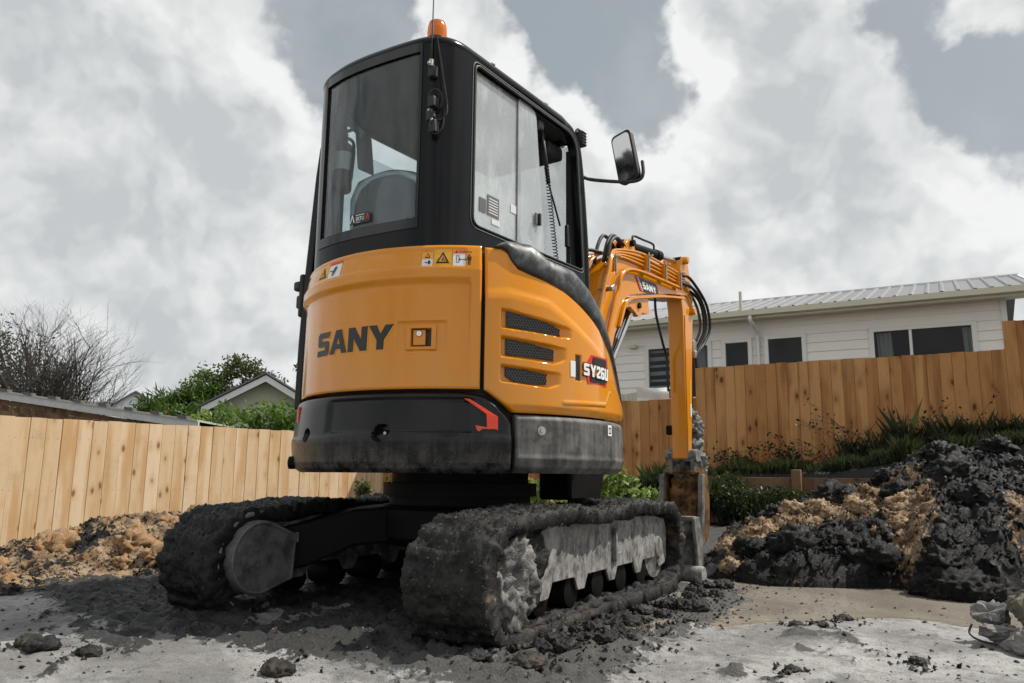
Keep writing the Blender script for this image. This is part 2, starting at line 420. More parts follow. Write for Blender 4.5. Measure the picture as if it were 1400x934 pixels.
def f_ground(t, b):
    wet = t.node('ShaderNodeAttribute', attribute_name='wet').outputs['Fac']; mud = t.node('ShaderNodeAttribute', attribute_name='mud').outputs['Fac']
    n = t.noise(t.co, 1.6, 8, .62); f = t.noise(t.co, 26, 9, .7); g = t.noise(t.co, 140, 5, .7); v = t.noise(t.co, 6.5, 8, .66, .5)
    dry = t.mix(t.rng(n, .38, .62), (.19, .186, .178), (.40, .395, .385))
    dry = t.mix(t.math('MULTIPLY', t.rng(v, .47, .66), .75), dry, (.13, .127, .12))
    dry = t.mix(t.math('MULTIPLY', t.rng(f, .48, .70), .6), dry, (.13, .126, .12))
    dry = t.mix(t.math('MULTIPLY', t.rng(g, .53, .66), .75), dry, (.075, .073, .07))
    wc = t.mix(t.rng(t.noise(t.co, 2.3, 7, .6, .8), .3, .7), (.24, .21, .175), (.33, .30, .255))
    wc = t.mix(t.math('MULTIPLY', t.rng(v, .55, .75), .35), wc, (.15, .14, .13))
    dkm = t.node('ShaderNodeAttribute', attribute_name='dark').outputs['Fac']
    mc = t.mix(dkm, t.mix(f, (.022, .021, .02), (.11, .106, .10)), t.mix(f, (.007, .007, .007), (.035, .034, .032)))  # black mud tone carries part of the machine's shadow
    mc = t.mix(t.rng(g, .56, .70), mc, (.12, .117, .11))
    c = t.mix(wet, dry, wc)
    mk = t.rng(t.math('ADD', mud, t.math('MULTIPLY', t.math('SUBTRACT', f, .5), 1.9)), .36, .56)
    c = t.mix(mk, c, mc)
    r = t.mix(wet, .86, t.rng(v, .3, .7, .02, .09)); r = t.mix(mk, r, .6)
    hgt = t.math('ADD', t.math('MULTIPLY', f, .6), t.math('MULTIPLY', g, .5))
    bs = t.math('SUBTRACT', .8, t.math('MULTIPLY', t.math('MULTIPLY', wet, t.math('SUBTRACT', 1.0, mk)), .797))
    setp(t, b, col=c, rough=r, spec=.5, nor=t.node('ShaderNodeBump', {'Height': hgt, 'Strength': bs, 'Distance': t.mix(mk, .02, .03)}).outputs[0])
M['ground'] = mat('site_ground', f_ground)
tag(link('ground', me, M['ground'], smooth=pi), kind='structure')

# ================================================================== timber
def f_pine(c0, c1, c2, knot, rough=.75):
    def fn(t, b):
        oi = t.node('ShaderNodeObjectInfo'); rn = oi.outputs['Random']
        shift = t.vmath('ADD', t.co, t.vmath('SCALE', (13.1, 7.7, 31.3), scale=t.math('MULTIPLY', rn, 9)))
        g = t.noise(t.vmath('MULTIPLY', shift, (34, 34, 1.1)), 1, 7, .6, .6)
        big = t.noise(t.vmath('MULTIPLY', shift, (6, 6, .6)), 1, 4, .5)
        vo = t.node('ShaderNodeTexVoronoi', {'Vector': t.vmath('ADD', t.vmath('MULTIPLY', shift, (6.2, .0, 3.0)), t.vmath('SCALE', t.noise(shift, 9, 4, out=1), scale=.16)), 'Scale': 1.0})
        k = t.rng(vo.outputs['Distance'], .19, .06); halo = t.rng(vo.outputs['Distance'], .46, .1)
        c = t.mix(t.rng(rn, 0, 1, 0, 1, False), c0, c1); c = t.mix(t.math('MULTIPLY', t.rng(big, .46, .66), .85), c, c2); c = t.mix(t.math('MULTIPLY', t.rng(t.noise(shift, 2.1, 6, .65), .5, .75), .35), c, t.mix(.5, c2, (.12, .11, .10)))
        c = t.mix(t.math('MULTIPLY', t.rng(g, .5, .75), .35), c, c2)
        c = t.mix(t.math('MULTIPLY', halo, .5), c, c2); c = t.mix(t.math('MULTIPLY', k, .85), c, knot)
        setp(t, b, col=c, rough=rough, spec=.25, nor=bump(t, g, .25, .004))
    return fn
M['pine'] = mat('new_pine', f_pine((.66, .475, .29), (.77, .59, .40), (.55, .32, .14), (.20, .075, .025)))
M['pine_brown'] = mat('brown_treated_pine', f_pine((.42, .195, .066), (.55, .295, .115), (.26, .10, .03), (.04, .014, .006)))
M['timber_dark'] = mat('weathered_timber', f_pine((.16, .09, .05), (.22, .13, .07), (.08, .04, .02), (.03, .015, .01)))
M['grey_timber'] = mat('pale_grey_timber', f_pine((.42, .42, .38), (.5, .5, .46), (.33, .33, .29), (.2, .2, .17)))
M['nail'] = plain('rusty_nail', (.05, .035, .025), .7)
def board_mesh(w_, h, th, name='board'):
    mb = MB(); x = w_ / 2; c = .006
    pts = [(-x, c), (-x + c, 0), (x - c, 0), (x, c), (x, th), (-x, th)]
    vs = [(a, b, 0) for a, b in pts] + [(a, b, h) for a, b in pts]; n = 6
    fs = [(i, (i + 1) % n, (i + 1) % n + n, i + n) for i in range(n)] + [tuple(range(n))[::-1], tuple(range(n, 2 * n))]
    mb.add(vs, fs); nf = len(mb.f)
    for zz in (.12, .50, .86):                                        # nail heads over the rails
        for xx in (-.28, .28):
            mb.add([(xx * w_ + .0045 * cos(a), -.0012, h * zz + .0045 * sin(a)) for a in [k * pi / 3 for k in range(6)]], [tuple(range(6))])
    me = bpy.data.meshes.new(name); me.from_pydata(mb.v, [], mb.f); me.update()
    me.polygons.foreach_set('material_index', [0] * nf + [1] * (len(mb.f) - nf)); return me
def put(name, me, parent, loc, rz=0, ry=0):
    o = bpy.data.objects.new(name, me); COL.objects.link(o); o.parent = parent; o.location = loc; o.rotation_euler = (0, ry, rz); return o

# left fence: new pale boards
LF = empty('board_fence', (-7.995, 2.17, 0), 'pale new pine board fence along the left side behind the tan rubble', 'fence')
LT = Vector((.2708, .9627, 0)); LN = Vector((.9627, -.2708, 0))
bm_ = board_mesh(.1795, 1.80, .022); bm_.materials.append(M['pine']); bm_.materials.append(M['nail'])
rz = atan2(LT.y, LT.x); k = 0; s_ = -5.9
while s_ < 5.52:
    d = random.uniform(-.003, .003)
    put('board', bm_, LF, LT * s_ + LN * d + Vector((0, 0, -.565 + random.uniform(-.006, .006))), rz, random.uniform(-.004, .004))
    s_ += .1805
mb = MB().box(LT * -.2 + LN * .012 + Vector((0, 0, -.66)), (11.6, .03, .18), Matrix.Rotation(rz, 3, 'Z')); mb.build('kickboard', M['grey_timber'], LF)
for z in (-.2, .3, .9):
    MB().box(LT * -.2 - LN * .05 + Vector((0, 0, z)), (11.4, .05, .075), Matrix.Rotation(rz, 3, 'Z')).build('rail', M['pine'], LF)

# back fence: older brown boards, three heights
BF = empty('board_fence', (0, 7.5, 0), 'orange brown board fence stepping up in front of the long white house', 'fence')
hs_ = {}
def bb(h):
    if h not in hs_: hs_[h] = board_mesh(.1372, h, .022); hs_[h].materials.append(M['pine_brown']); hs_[h].materials.append(M['nail'])
    return hs_[h]
x_ = -6.42
while x_ < 7.0:
    top = 1.67 if x_ < -.95 else (2.10 if x_ < 2.77 else 2.44)
    bot = float(np.interp(x_, (-6.6, -3.2, -.6, .8, 2.8), (-.55, .05, .5, .55, .85))); h = round((top - bot) * 2) / 2 + .0
    h = top - bot; h = math.ceil(h * 4) / 4
    put('board', bb(h), BF, (x_, random.uniform(-.002, .002) + .005 * (int(round(x_ / .1375)) % 2), top - h + random.uniform(-.006, .006)), 0, random.uniform(-.001, .001))
    x_ += .1375
for z, a, c in ((1.2, -6.4, 6.9), (1.55, -6.4, -.95), (1.95, -.95, 2.77), (2.3, 2.77, 6.9)):
    MB().box(((a + c) / 2, .055, z), (c - a, .05, .075)).build('rail', M['pine_brown'], BF)
# retaining wall in front of it
RW = empty('retaining_wall', (0, 6.72, 0), 'low dark timber retaining wall below the brown fence', 'wall')
for i in range(4):
    for j in range(3):
        xa = -1.0 + i * 1.45
        MB().box((xa + .72, random.uniform(-.006, .006), .09 + j * .2), (1.43, .045, .19)).build('plank', M['timber_dark'], RW, bevel=.006)
for i in range(5): MB().box((-1.0 + i * 1.45, -.075, .33), (.11, .1, .7)).build('post', M['timber_dark'], RW, bevel=.01)

# ================================================================== long white house behind the back fence
H = empty('bungalow', (0, 13, 0), 'long single storey white weatherboard house with grey ribbed metal roof', 'house')
M['weather'] = plain('white_weatherboard', (.86, .845, .79), .6, var=.05, sc=3)
M['joinery'] = plain('white_joinery', (.76, .76, .74), .4, var=.04)
M['roof'] = plain('grey_ribbed_steel', (.20, .205, .21), .45, .2, .2, 2)
M['gutter'] = plain('cream_gutter', (.60, .58, .46), .45, var=.08)
M['room'] = plain('dark_room', (.035, .035, .036), .9)
M['curtain'] = plain('grey_white_curtain', (.62, .62, .62), .8)
WIN = [(-3.64, -2.22, 3.40, 2.2, (-2.75,)), (-1.95, -1.38, 3.41, 2.2, ()), (-1.08, -.32, 3.43, 2.2, ()), (.89, 2.62, 3.42, 2.2, (1.57,))]
PITCH = .182; z = .70; row = 0
while z < 3.82:
    segs = [(-6.2, 3.06)]
    for a, c, t_, b_, m_ in WIN:
        if z + PITCH > b_ and z < t_ - .02:
            segs = [q for s0, s1 in segs for q in ((s0, min(s1, a)), (max(s0, c), s1)) if q[1] - q[0] > .02]
    for s0, s1 in segs:
        mb = MB(); y0, y1 = -.028, -.006; z1 = min(z + PITCH + .012, 3.86)
        mb.add([(s0, y0, z), (s1, y0, z), (s1, y1, z1), (s0, y1, z1), (s0, .012, z), (s1, .012, z), (s1, .012, z1), (s0, .012, z1)],
               [(0, 1, 2, 3), (4, 7, 6, 5), (0, 4, 5, 1), (3, 2, 6, 7), (0, 3, 7, 4), (1, 5, 6, 2)])
        mb.build('weatherboard', M['weather'], H)
    z += PITCH; row += 1
for a, c, t_, b_, ms in WIN:
    wd = empty('window', (0, 0, 0), parent=H); fr = MB(); F_ = .055
    fr.prism([(a - .03, b_), (c + .03, b_), (c + .03, t_ + .03), (a - .03, t_ + .03)], -.06, .03, lambda p, q, h: (p, h, q),
             [[(a + F_, b_ + F_), (c - F_, b_ + F_), (c - F_, t_ - F_), (a + F_, t_ - F_)]])
    fr.build('frame', M['joinery'], wd, bevel=.006)
    for m_ in ms: MB().box((m_, -.018, (t_ + b_) / 2), (.05, .06, t_ - b_ - 2 * F_)).build('mullion', M['joinery'], wd)
    MB().add([(a + .03, -.005, b_ + .03), (c - .03, -.005, b_ + .03), (c - .03, -.005, t_ - .03), (a + .03, -.005, t_ - .03)], [(0, 1, 2, 3)]).build('pane', M['glass_house'], wd)
def curtain(x0, x1, zt, zb, y=.12):
    mb = MB(); us = np.linspace(x0, x1, 40)
    mb.grid(list(us), [zb, zt], lambda p, q: (p + (zt - q) * .03, y + .025 * sin((p - x0) * 75), q)); mb.build('curtain', M['curtain'], H, smooth=pi)
curtain(.98, 1.24, 3.36, 2.2); curtain(2.42, 2.58, 3.36, 2.2); curtain(-2.62, -2.34, 3.36, 2.2)
for i in range(7): MB().box((-3.2, .10, 3.3 - i * .16), (.8, .02, .085 if i % 2 else .05)).build('blind_slat', M['curtain'], H)
MB().box((-1.57, 1.2, 2.2), (9.2, .05, 3.3)).build('back_wall', M['room'], H)
MB().box((-1.57, .62, 3.9), (9.2, 1.15, .04)).build('room_ceiling', M['room'], H)
MB().box((-1.57, .62, 1.4), (9.2, 1.15, .04)).build('room_floor', M['room'], H)
MB().box((3.045, 1.5, 2.25), (.05, 3.0, 3.2)).build('end_wall', M['weather'], H)
MB().prism([(0, 3.85), (6.0, 3.85), (3.0, 4.75)], 3.02, 3.07, lambda p, q, h: (h, p, q)).build('gable', M['weather'], H)
MB().box((3.09, -.03, 2.25), (.09, .03, 3.2)).build('corner_board', M['joinery'], H)
MB().box((-1.4, -.25, 3.80), (9.9, .52, .025)).build('soffit', M['gutter'], H)
gp = [(-.62, 3.80), (-.50, 3.79), (-.49, 3.92), (-.505, 3.92), (-.515, 3.81), (-.60, 3.82), (-.605, 3.90), (-.63, 3.905)]
MB().prism(gp, -6.3, 3.56, lambda p, q, h: (h, p, q)).build('gutter', M['gutter'], H)
MB().box((-1.4, -.475, 3.83), (9.9, .02, .16)).build('fascia', M['gutter'], H)
slope = (4.87 - 3.90) / 3.5
sh = MB(); prof = [(0, 0)]
for r in range(3): prof += [(.06 + r * .26, 0), (.085 + r * .26, .032), (.125 + r * .26, .032), (.15 + r * .26, 0)]
prof.append((.775, 0))
n_ = len(prof); vs = [(a, -.55, 3.905 + b) for a, b in prof] + [(a, 3.0, 4.89 + b) for a, b in prof]
sh.add(vs, [(i, i + 1, n_ + i + 1, n_ + i) for i in range(n_ - 1)]); shm = bpy.data.meshes.new('roof_sheet'); shm.from_pydata(sh.v, [], sh.f); shm.materials.append(M['roof'])
for i in range(13): put('roof_sheet', shm, H, (-6.45 + i * .772, 0, .002 * (i % 2)))
MB().prism([(2.9, 4.87), (3.0, 4.93), (3.1, 4.87), (3.1, 4.85), (3.0, 4.905), (2.9, 4.85)], -6.45, 3.60, lambda p, q, h: (h, p, q)).build('ridge_cap', M['roof'], H)
MB().prism([(-.55, 3.80), (3.0, 4.78), (3.0, 4.91), (-.55, 3.93)], 3.56, 3.60, lambda p, q, h: (h, p, q)).build('barge_board', M['joinery'], H)
MB().add([(-6.45, 3.0, 4.89), (3.58, 3.0, 4.89), (3.58, 6.6, 3.9), (-6.45, 6.6, 3.9)], [(0, 1, 2, 3)]).build('roof_back', M['roof'], H)
dp = MB().tube(spline([(-1.25, -.56, 3.80), (-1.25, -.54, 3.70), (-1.22, -.2, 3.56), (-1.22, -.08, 3.48)], 5) + [(-1.22, -.07, .8)], .04, 12); dp.build('downpipe', M['joinery'], H, smooth=1)
MB().tube([(-1.42, -.60, 3.85), (-1.42, -.60, 4.30)], .032, 10).build('vent_pipe', M['gutter'], H, smooth=1)
MB().box((-3.92, -.1, 3.42), (.16, .14, .07)).build('meter_box', M['gutter'], H, bevel=.01)

# ================================================================== things beyond the left fence
M['fargrey'] = plain('far_grey_roof', (.10, .105, .11), .7)
SH = empty('old_shed', (-10.3, 4.6, 0), 'old low shed with weathered roof edge and brown wall behind the left fence', 'shed')
A_ = Vector((-12.9, 3.85, 2.04)); B_ = Vector((-8.35, 5.12, 1.40)); dv = B_ - A_; Lh = dv.length; dn = dv.normalized(); side = Vector((-dn.y, dn.x, 0)).normalized()
def shed_local(p): return p - Vector((-10.3, 4.6, 0))
M['oldroof'] = plain('lichen_roofing', (.44, .45, .38), .9, var=.35, sc=6)
M['oldwhite'] = plain('peeling_white_paint', (.52, .53, .53), .7, var=.3, sc=8)
def slab(off_z, th, off_s, wd, m, name, l0=0, l1=1):
    mb = MB(); vs = []
    for l in (l0, l1):
        for so_ in (off_s, off_s + wd):
            for zz in (off_z, off_z - th): vs.append(shed_local(A_ + dv * l + side * so_ + Vector((0, 0, zz - .05 * max(0, so_)))))
    mb.add(vs, [(0, 1, 3, 2), (4, 6, 7, 5), (0, 4, 5, 1), (2, 3, 7, 6), (0, 2, 6, 4), (1, 5, 7, 3)]); return mb.build(name, m, SH)
slab(0, .03, -.03, 2.6, M['oldroof'], 'roof'); slab(-.03, .12, 0, .03, M['oldwhite'], 'barge_board')
slab(-.30, .09, -.05, .05, M['oldwhite'], 'gutter', .52, .98)
for i in range(9):
    l = .06 + i * .108; slab(.035, .05, -.05, .10, M['fargrey'], 'roof_lap', l, l + .035)
for i in range(6): slab(-.16 - i * .09, .084, .12, .03, M['timber_dark'], 'wall_plank', 0, 1 - i * .03)

M['farwhite'] = plain('far_white_wall', (.84, .85, .85), .7, var=.03)
FH = empty('far_house', (-47.3, 30.8, 0), 'distant small white gabled house with grey roof on the skyline', 'house')
ex = Vector((.56, .83, 0)).normalized(); ey = Vector((-.83, .56, 0))
def fh(a, b, z): return ex * a + ey * b + Vector((0, 0, z))
MB().prism([(-1.55, 2), (1.25, 2), (1.25, 5.3), (0, 6.0), (-1.55, 5.0)], 0, 5, lambda a, z, h: fh(a, h, z)).build('wall', M['farwhite'], FH)
rf = MB()
for p0, p1 in (((-1.8, 4.85), (0, 6.12)), ((0, 6.12), (1.6, 5.2))):
    rf.add([fh(p0[0], -.3, p0[1]), fh(p1[0], -.3, p1[1]), fh(p1[0], 5.4, p1[1]), fh(p0[0], 5.4, p0[1]), fh(p0[0], -.3, p0[1] - .14), fh(p1[0], -.3, p1[1] - .14), fh(p1[0], 5.4, p1[1] - .14), fh(p0[0], 5.4, p0[1] - .14)],
           [(0, 1, 2, 3), (4, 7, 6, 5), (0, 4, 5, 1), (2, 6, 7, 3), (0, 3, 7, 4), (1, 5, 6, 2)])
rf.build('roof', M['fargrey'], FH)
MB().add([fh(-4.2, .5, 4.6), fh(-1.4, .5, 4.6), fh(-1.4, 4.5, 5.6), fh(-3.9, 4.5, 5.6)], [(0, 1, 2, 3)]).build('side_roof', M['fargrey'], FH)
MB().box(fh(-2.6, 2.6, 3.4), (2.6, 3, 2.4), Matrix.Rotation(atan2(ex.y, ex.x), 3, 'Z')).build('side_wall', M['farwhite'], FH)

GH = empty('gable_house', (-14.0, 11.7, 0), 'pale green house gable with white barge boards behind the left hedge', 'house')
M['greenwall'] = plain('pale_green_wall', (.50, .53, .40), .7, var=.06, sc=2)
ex = Vector((.69, .72, 0)).normalized(); ey = Vector((-.72, .69, 0))
MB().prism([(-1.25, -.5), (1.9, -.5), (1.9, 1.95), (0, 3.0), (-1.25, 2.28)], 0, 6, lambda a, z, h: fh(a, h, z)).build('wall', M['greenwall'], GH)
def barge(p0, p1, th, y0, y1, m, name, up=0):
    mb = MB(); mb.prism([(p0[0], p0[1] + up), (p1[0], p1[1] + up), (p1[0], p1[1] + up - th), (p0[0], p0[1] + up - th)], y0, y1, lambda a, z, h: fh(a, h, z)); mb.build(name, m, GH)
for sg in (-1, 1):
    barge((sg * 1.55, 2.24), (0, 3.14), .17, -.45, -.40, M['joinery'], 'barge_board')
    barge((sg * 1.62, 2.25), (0, 3.20), .05, -.5, 6.3, M['fargrey'] if sg < 0 else M['roof'], 'roof', .03)
# ================================================================== excavator
EX = empty('mini_excavator', (0, 0, 0), 'orange and black mini excavator with muddy tracks parked on the site', 'excavator')
TH = radians(-5)
def U(o):
    o.rotation_euler = (0, 0, TH); return o
def cyl(a, z, R): return (R * sin(radians(a)), -R * cos(radians(a)), z)
def cylsurf(name, A, Z, R, m, parent, fl=(.03, .03, .03, .03), attrs=None):
    """curved panel on the house of the machine; A,Z,R are grids (angle, height); the rim is turned inwards"""
    def ext(X, lo, hi): return np.concatenate([X[:1] + lo, X, X[-1:] + hi], 0)
    A = ext(A, 0, 0); Z = ext(Z, 0, 0); R = ext(R, -fl[0], -fl[1])
    A, Z, R = A.T, Z.T, R.T
    A = ext(A, 0, 0); Z = ext(Z, 0, 0); R = ext(R, -fl[2], -fl[3])
    A, Z, R = A.T, Z.T, R.T
    a = np.radians(A); V = np.stack([R * np.sin(a), -R * np.cos(a), Z], -1).reshape(-1, 3)
    me = npmesh(name, V, gridfaces(*A.shape)); o = link(name, me, m, parent, smooth=radians(38)); return U(o) if parent is EX else o
def rnd(d, w_=.008, h=.005):                                           # edge rounding: d = distance to the rim
    t = np.clip(1 - d / w_, 0, 1); return -h * t * t

# ---- engine hood
aa = np.linspace(-62, 43.2, 320); tt = np.linspace(0, 1, 130)
A, T = np.meshgrid(aa, tt, indexing='ij'); Z = .915 + .595 * T
hp = [(.915, .770), (1.325, .766), (1.345, .768), (1.368, .785), (1.40, .785), (1.46, .772), (1.51, .758)]
Rl = np.interp(Z, [q[0] for q in hp], [q[1] for q in hp])
flat_ = np.interp(Z, (.915, 1.40, 1.46, 1.51), (.776, .785, .772, .758))
k = sstep(A, 39.4, 40.2); R = Rl * (1 - k) + flat_ * k
def rect(a0, a1, z0, z1, sa, sz): return sstep(A, a0, a0 + sa) * sstep(-A, -a1, -a1 + sa) * sstep(Z, z0, z0 + sz) * sstep(-Z, -z1, -z1 + sz)
R -= .007 * rect(17.2, 33.3, 1.06, 1.193, .8, .010)
R -= .03 * rect(21.9, 28.5, 1.083, 1.162, .35, .005)
R -= .004 * rect(-60, 38.5, 1.412, 1.494, .4, .006)
edge = np.minimum.reduce([(43.2 - A) * .0135, Z - .915, 1.51 - Z]); R += rnd(edge)
hood = cylsurf('engine_hood', A, Z, R, M['orange'], EX, (.03, .03, .03, .09))
# ---- right side panel
def zt_side(a): return np.interp(a, (44.4, 49.7, 51.6, 53.2, 55.2, 59.5, 65.2, 72.8, 80.3, 87.9, 96.1, 103.6, 108, 113, 120), (1.51, 1.508, 1.495, 1.455, 1.424, 1.405, 1.386, 1.358, 1.312, 1.26, 1.192, 1.128, 1.06, .985, .90))
def zb_side(a): return np.interp(a, (44.4, 45.5, 53.5, 120), (.912, .905, .826, .826))
SC = [((49, 74), (1.25, 1.19), (1.163, 1.16), 69.4), ((49, 71.8), (1.135, 1.105), (1.047, 1.07), 67.2), ((49, 69.8), (1.018, .997), (.945, .965), 64.8)]
def R_side(A, Z, carve=True):
    zc = np.interp(A, (43, 51.5, 65.3, 80.2, 91.4, 98, 110, 120), (1.306, 1.313, 1.286, 1.171, 1.094, 1.0, .92, .9))
    R = .786 - .165 * np.maximum(0, Z - zc) - .010 * sstep(Z, zc - .03, zc + .03)
    R = R - .01 * sstep(-Z, -.86, -.826)
    if carve:
        for (a0, a1), (t0, t1), (b0, b1), am in SC:
            zt = t0 + (t1 - t0) * (A - a0) / (a1 - a0); zb = b0 + (b1 - b0) * np.clip((A - am) / (a1 - am), 0, 1) - .018 * np.clip((A - a0) / (am - a0), 0, 1)
            ins = sstep(np.minimum(zt - Z, Z - zb), 0, .010) * sstep(A, a0, a0 + .8)
            R = R - ins * .022 * (1 - sstep(A, am, a1))
        R = R - .012 * sstep(A, 75.0, 75.4) * sstep(-A, -77.8, -77.4) * sstep(Z, .972, .978) * sstep(-Z, -1.085, -1.079)
        # pressed swage under the badge
        R = R + .004 * sstep(np.abs(Z - np.interp(A, (70, 91, 94), (.876, .886, .94))), .012, .004) * sstep(A, 69, 71) * sstep(-A, -96, -93)
    return R
aa = np.linspace(44.4, 120, 260); tt = np.linspace(0, 1, 150)
A, T = np.meshgrid(aa, tt, indexing='ij'); Z = zb_side(A) + (zt_side(A) - zb_side(A)) * T
R = R_side(A, Z); edge = np.minimum.reduce([(A - 44.4) * .0135, Z - zb_side(A), zt_side(A) - Z]); R += rnd(edge, .01, .006)
side_panel = cylsurf('side_panel', A, Z, R, M['orange'], EX)
def on_side(a, z, d): return cyl(a, z, float(R_side(np.array(a), np.array(z), False)) + d)
slots = [((50.9, 69.5), lambda a: np.interp(a, (50.9, 58.6, 69.6), (1.241, 1.230, 1.184)), lambda a: np.interp(a, (50.9, 69), (1.173, 1.149))),
         ((50.8, 67.2), lambda a: np.interp(a, (50.8, 67.3), (1.125, 1.094)), lambda a: np.interp(a, (50.9, 66.8), (1.057, 1.045))),
         ((50.7, 64.5), lambda a: np.interp(a, (50.7, 64.6), (1.008, .989)), lambda a: np.interp(a, (50.7, 51, 54.4, 64), (.972, .967, .941, .944)))]
M['grille'] = plain('dark_grille_steel', (.13, .13, .13), .45, .5)
for (a0, a1), ft, fb in slots:
    mb = MB(); mb.grid(list(np.linspace(a0, a1, 30)), [0, 1], lambda a, s: on_side(a, fb(a) + (ft(a) - fb(a)) * s, -.0165))
    gr = mb.build('vent_backing', M['blackprint'], side_panel, smooth=pi)
    hx = MB(); p_ = .0125; dz = p_ * .866
    j = 0; z0 = .93
    while z0 + j * dz < 1.25:
        zc = z0 + j * dz; i = 0; step = math.degrees(p_ / .77)
        ac = a0 + (step / 2 if j % 2 else 0)
        while ac < a1:
            if a0 + .3 < ac < a1 - .3 and fb(ac) + .004 < zc < ft(ac) - .004:
                ring = [];
                for rr, dd in ((p_ * .577, -.0135), (p_ * .43, -.0125), (p_ * .43, -.0155)):
                    for q in range(6):
                        an = radians(60 * q + 30); ring.append(on_side(ac + math.degrees(rr * cos(an) / .77), zc + rr * sin(an), dd))
                hx.add(ring, [(q, (q + 1) % 6, 6 + (q + 1) % 6, 6 + q) for q in range(6)] + [(6 + q, 6 + (q + 1) % 6, 12 + (q + 1) % 6, 12 + q) for q in range(6)])
            ac += step
        j += 1
    hx.build('vent_mesh', M['grille'], side_panel)
# ---- black trim rail over the side panel
aa = np.linspace(47.2, 120, 150)
ztr = lambda a: np.interp(a, (47.2, 49.6, 52.2, 60.3, 63, 66.8, 70, 79, 86.4, 96.3, 103.9, 108, 113, 120), (1.513, 1.538, 1.552, 1.548, 1.532, 1.497, 1.489, 1.472, 1.418, 1.318, 1.208, 1.135, 1.05, .955))
prof = [(-.004, 0, .762), (.006, 0, None), (.0, .25, .784), (0, .55, .778), (0, .8, .762), (0, .94, .744), (0, 1, .725), (.012, 1, .66), (.015, 1, .42)]
A = np.repeat(aa[:, None], len(prof), 1); Zt = zt_side(aa); Zr = ztr(aa)
lean = .165 * np.maximum(0, Zt - np.interp(aa, (43, 51.5, 65.3, 80.2, 91.4, 98, 110, 120), (1.306, 1.313, 1.286, 1.171, 1.094, 1.0, .92, .9)))
Z = np.stack([Zt + o + (Zr - Zt) * f for o, f, r in prof], 1); R = np.stack([(np.full_like(aa, r) if r else 0 * aa + .786) - lean * max(0, 1 - f * .6) * (1 if i < 7 else 0) for i, (o, f, r) in enumerate(prof)], 1)
trim = cylsurf('side_trim', A, Z, R, M['trim'], EX, (.06, .06, 0, 0))
sb = trim.modifiers.new('sub', 'SUBSURF'); sb.levels = sb.render_levels = 1
# ---- counterweight
aa = np.linspace(-64, 52.6, 300); tt = np.linspace(0, 1, 90)
A, T = np.meshgrid(aa, tt, indexing='ij')
ztc = lambda a: np.interp(a, (-64, 37, 45.0, 47.9, 51.6, 52.6), (.906, .906, .886, .856, .800, .775))
Z = .583 + (ztc(A) - .583) * T
cp = [(.583, .758), (.60, .782), (.625, .793), (.705, .803), (.722, .803), (.74, .796), (.86, .787), (.892, .778), (.906, .762)]
R = np.interp(Z, [q[0] for q in cp], [q[1] for q in cp])
R -= .012 * sstep(A, -8, -5) * sstep(-A, -44, -40) * sstep(Z, .735, .752) * sstep(-Z, -.885, -.868)
for ac, zc, r0, dp_ in ((-18.3, .738, .027, .03), (14.2, .738, .034, .035)):
    dd = np.hypot((A - ac) * .0138, Z - zc); R -= dp_ * sstep(-dd, -r0 - .004, -r0 + .003)
edge = np.minimum.reduce([(52.6 - A) * .0135, (ztc(A) - Z)]); R += rnd(edge, .02, .012)
cw = cylsurf('counterweight', A, Z, R, M['cw'], EX, (.03, .05, .10, .03))
def onr(R0): return lambda p, q, h: cyl(p, q, R0 + h)
red = [(38.6, .876), (40.0, .874), (45.6, .822), (48.6, .812), (48.7, .716), (42.6, .748), (42.0, .768), (45.4, .760), (45.2, .812)]
red = [(38.7, .874), (40.2, .873), (48.4, .806), (48.5, .718), (42.5, .750), (42.0, .770), (45.3, .763), (45.1, .815)]
mb = MB(); mb.prism(red, -.012, .006, onr(.789)); mb.build('reflector', M['reflect'], cw)
mb = MB(); mb.prism([(-31, .80), (-28.5, .80), (-28.5, .87), (-30, .87)], -.01, .004, onr(.790)); mb.build('reflector', M['reflect'], cw)
MB().lathe([(.008, 0), (.008, .012), (.004, .014)], cyl(14.6, .738, .756), Vector(cyl(14.6, 0, 1)), 10).build('bolt', M['zinc'], cw)
mb = MB().lathe([(.012, 0), (.028, .004), (.03, .02), (.028, .035), (.012, .04)], cyl(-36, .625, .775), Vector(cyl(-50, 0, 1)), 16); mb.build('tie_down_lug', M['steel_dark'], cw, smooth=1)
# ---- black side skirt
aa = np.linspace(54.0, 120, 120); tt = np.linspace(0, 1, 50); A, T = np.meshgrid(aa, tt, indexing='ij'); Z = .587 + .231 * T
cp = [(.587, .752), (.61, .778), (.645, .790), (.662, .786), (.80, .784), (.818, .774)]
R = np.interp(Z, [q[0] for q in cp], [q[1] for q in cp]); R += rnd(np.minimum((A - 54) * .0135, .818 - Z), .008, .006)
skirt = cylsurf('side_skirt', A, Z, R, M['skirt'], EX, (.04, .03, .12, .03))
MB().lathe([(.018, 0), (.018, .006), (.010, .006), (.009, .012), (.004, .012)], cyl(62.3, .756, .782), Vector(cyl(62.3, 0, 1)), 16).build('bolt', M['zinc'], skirt)
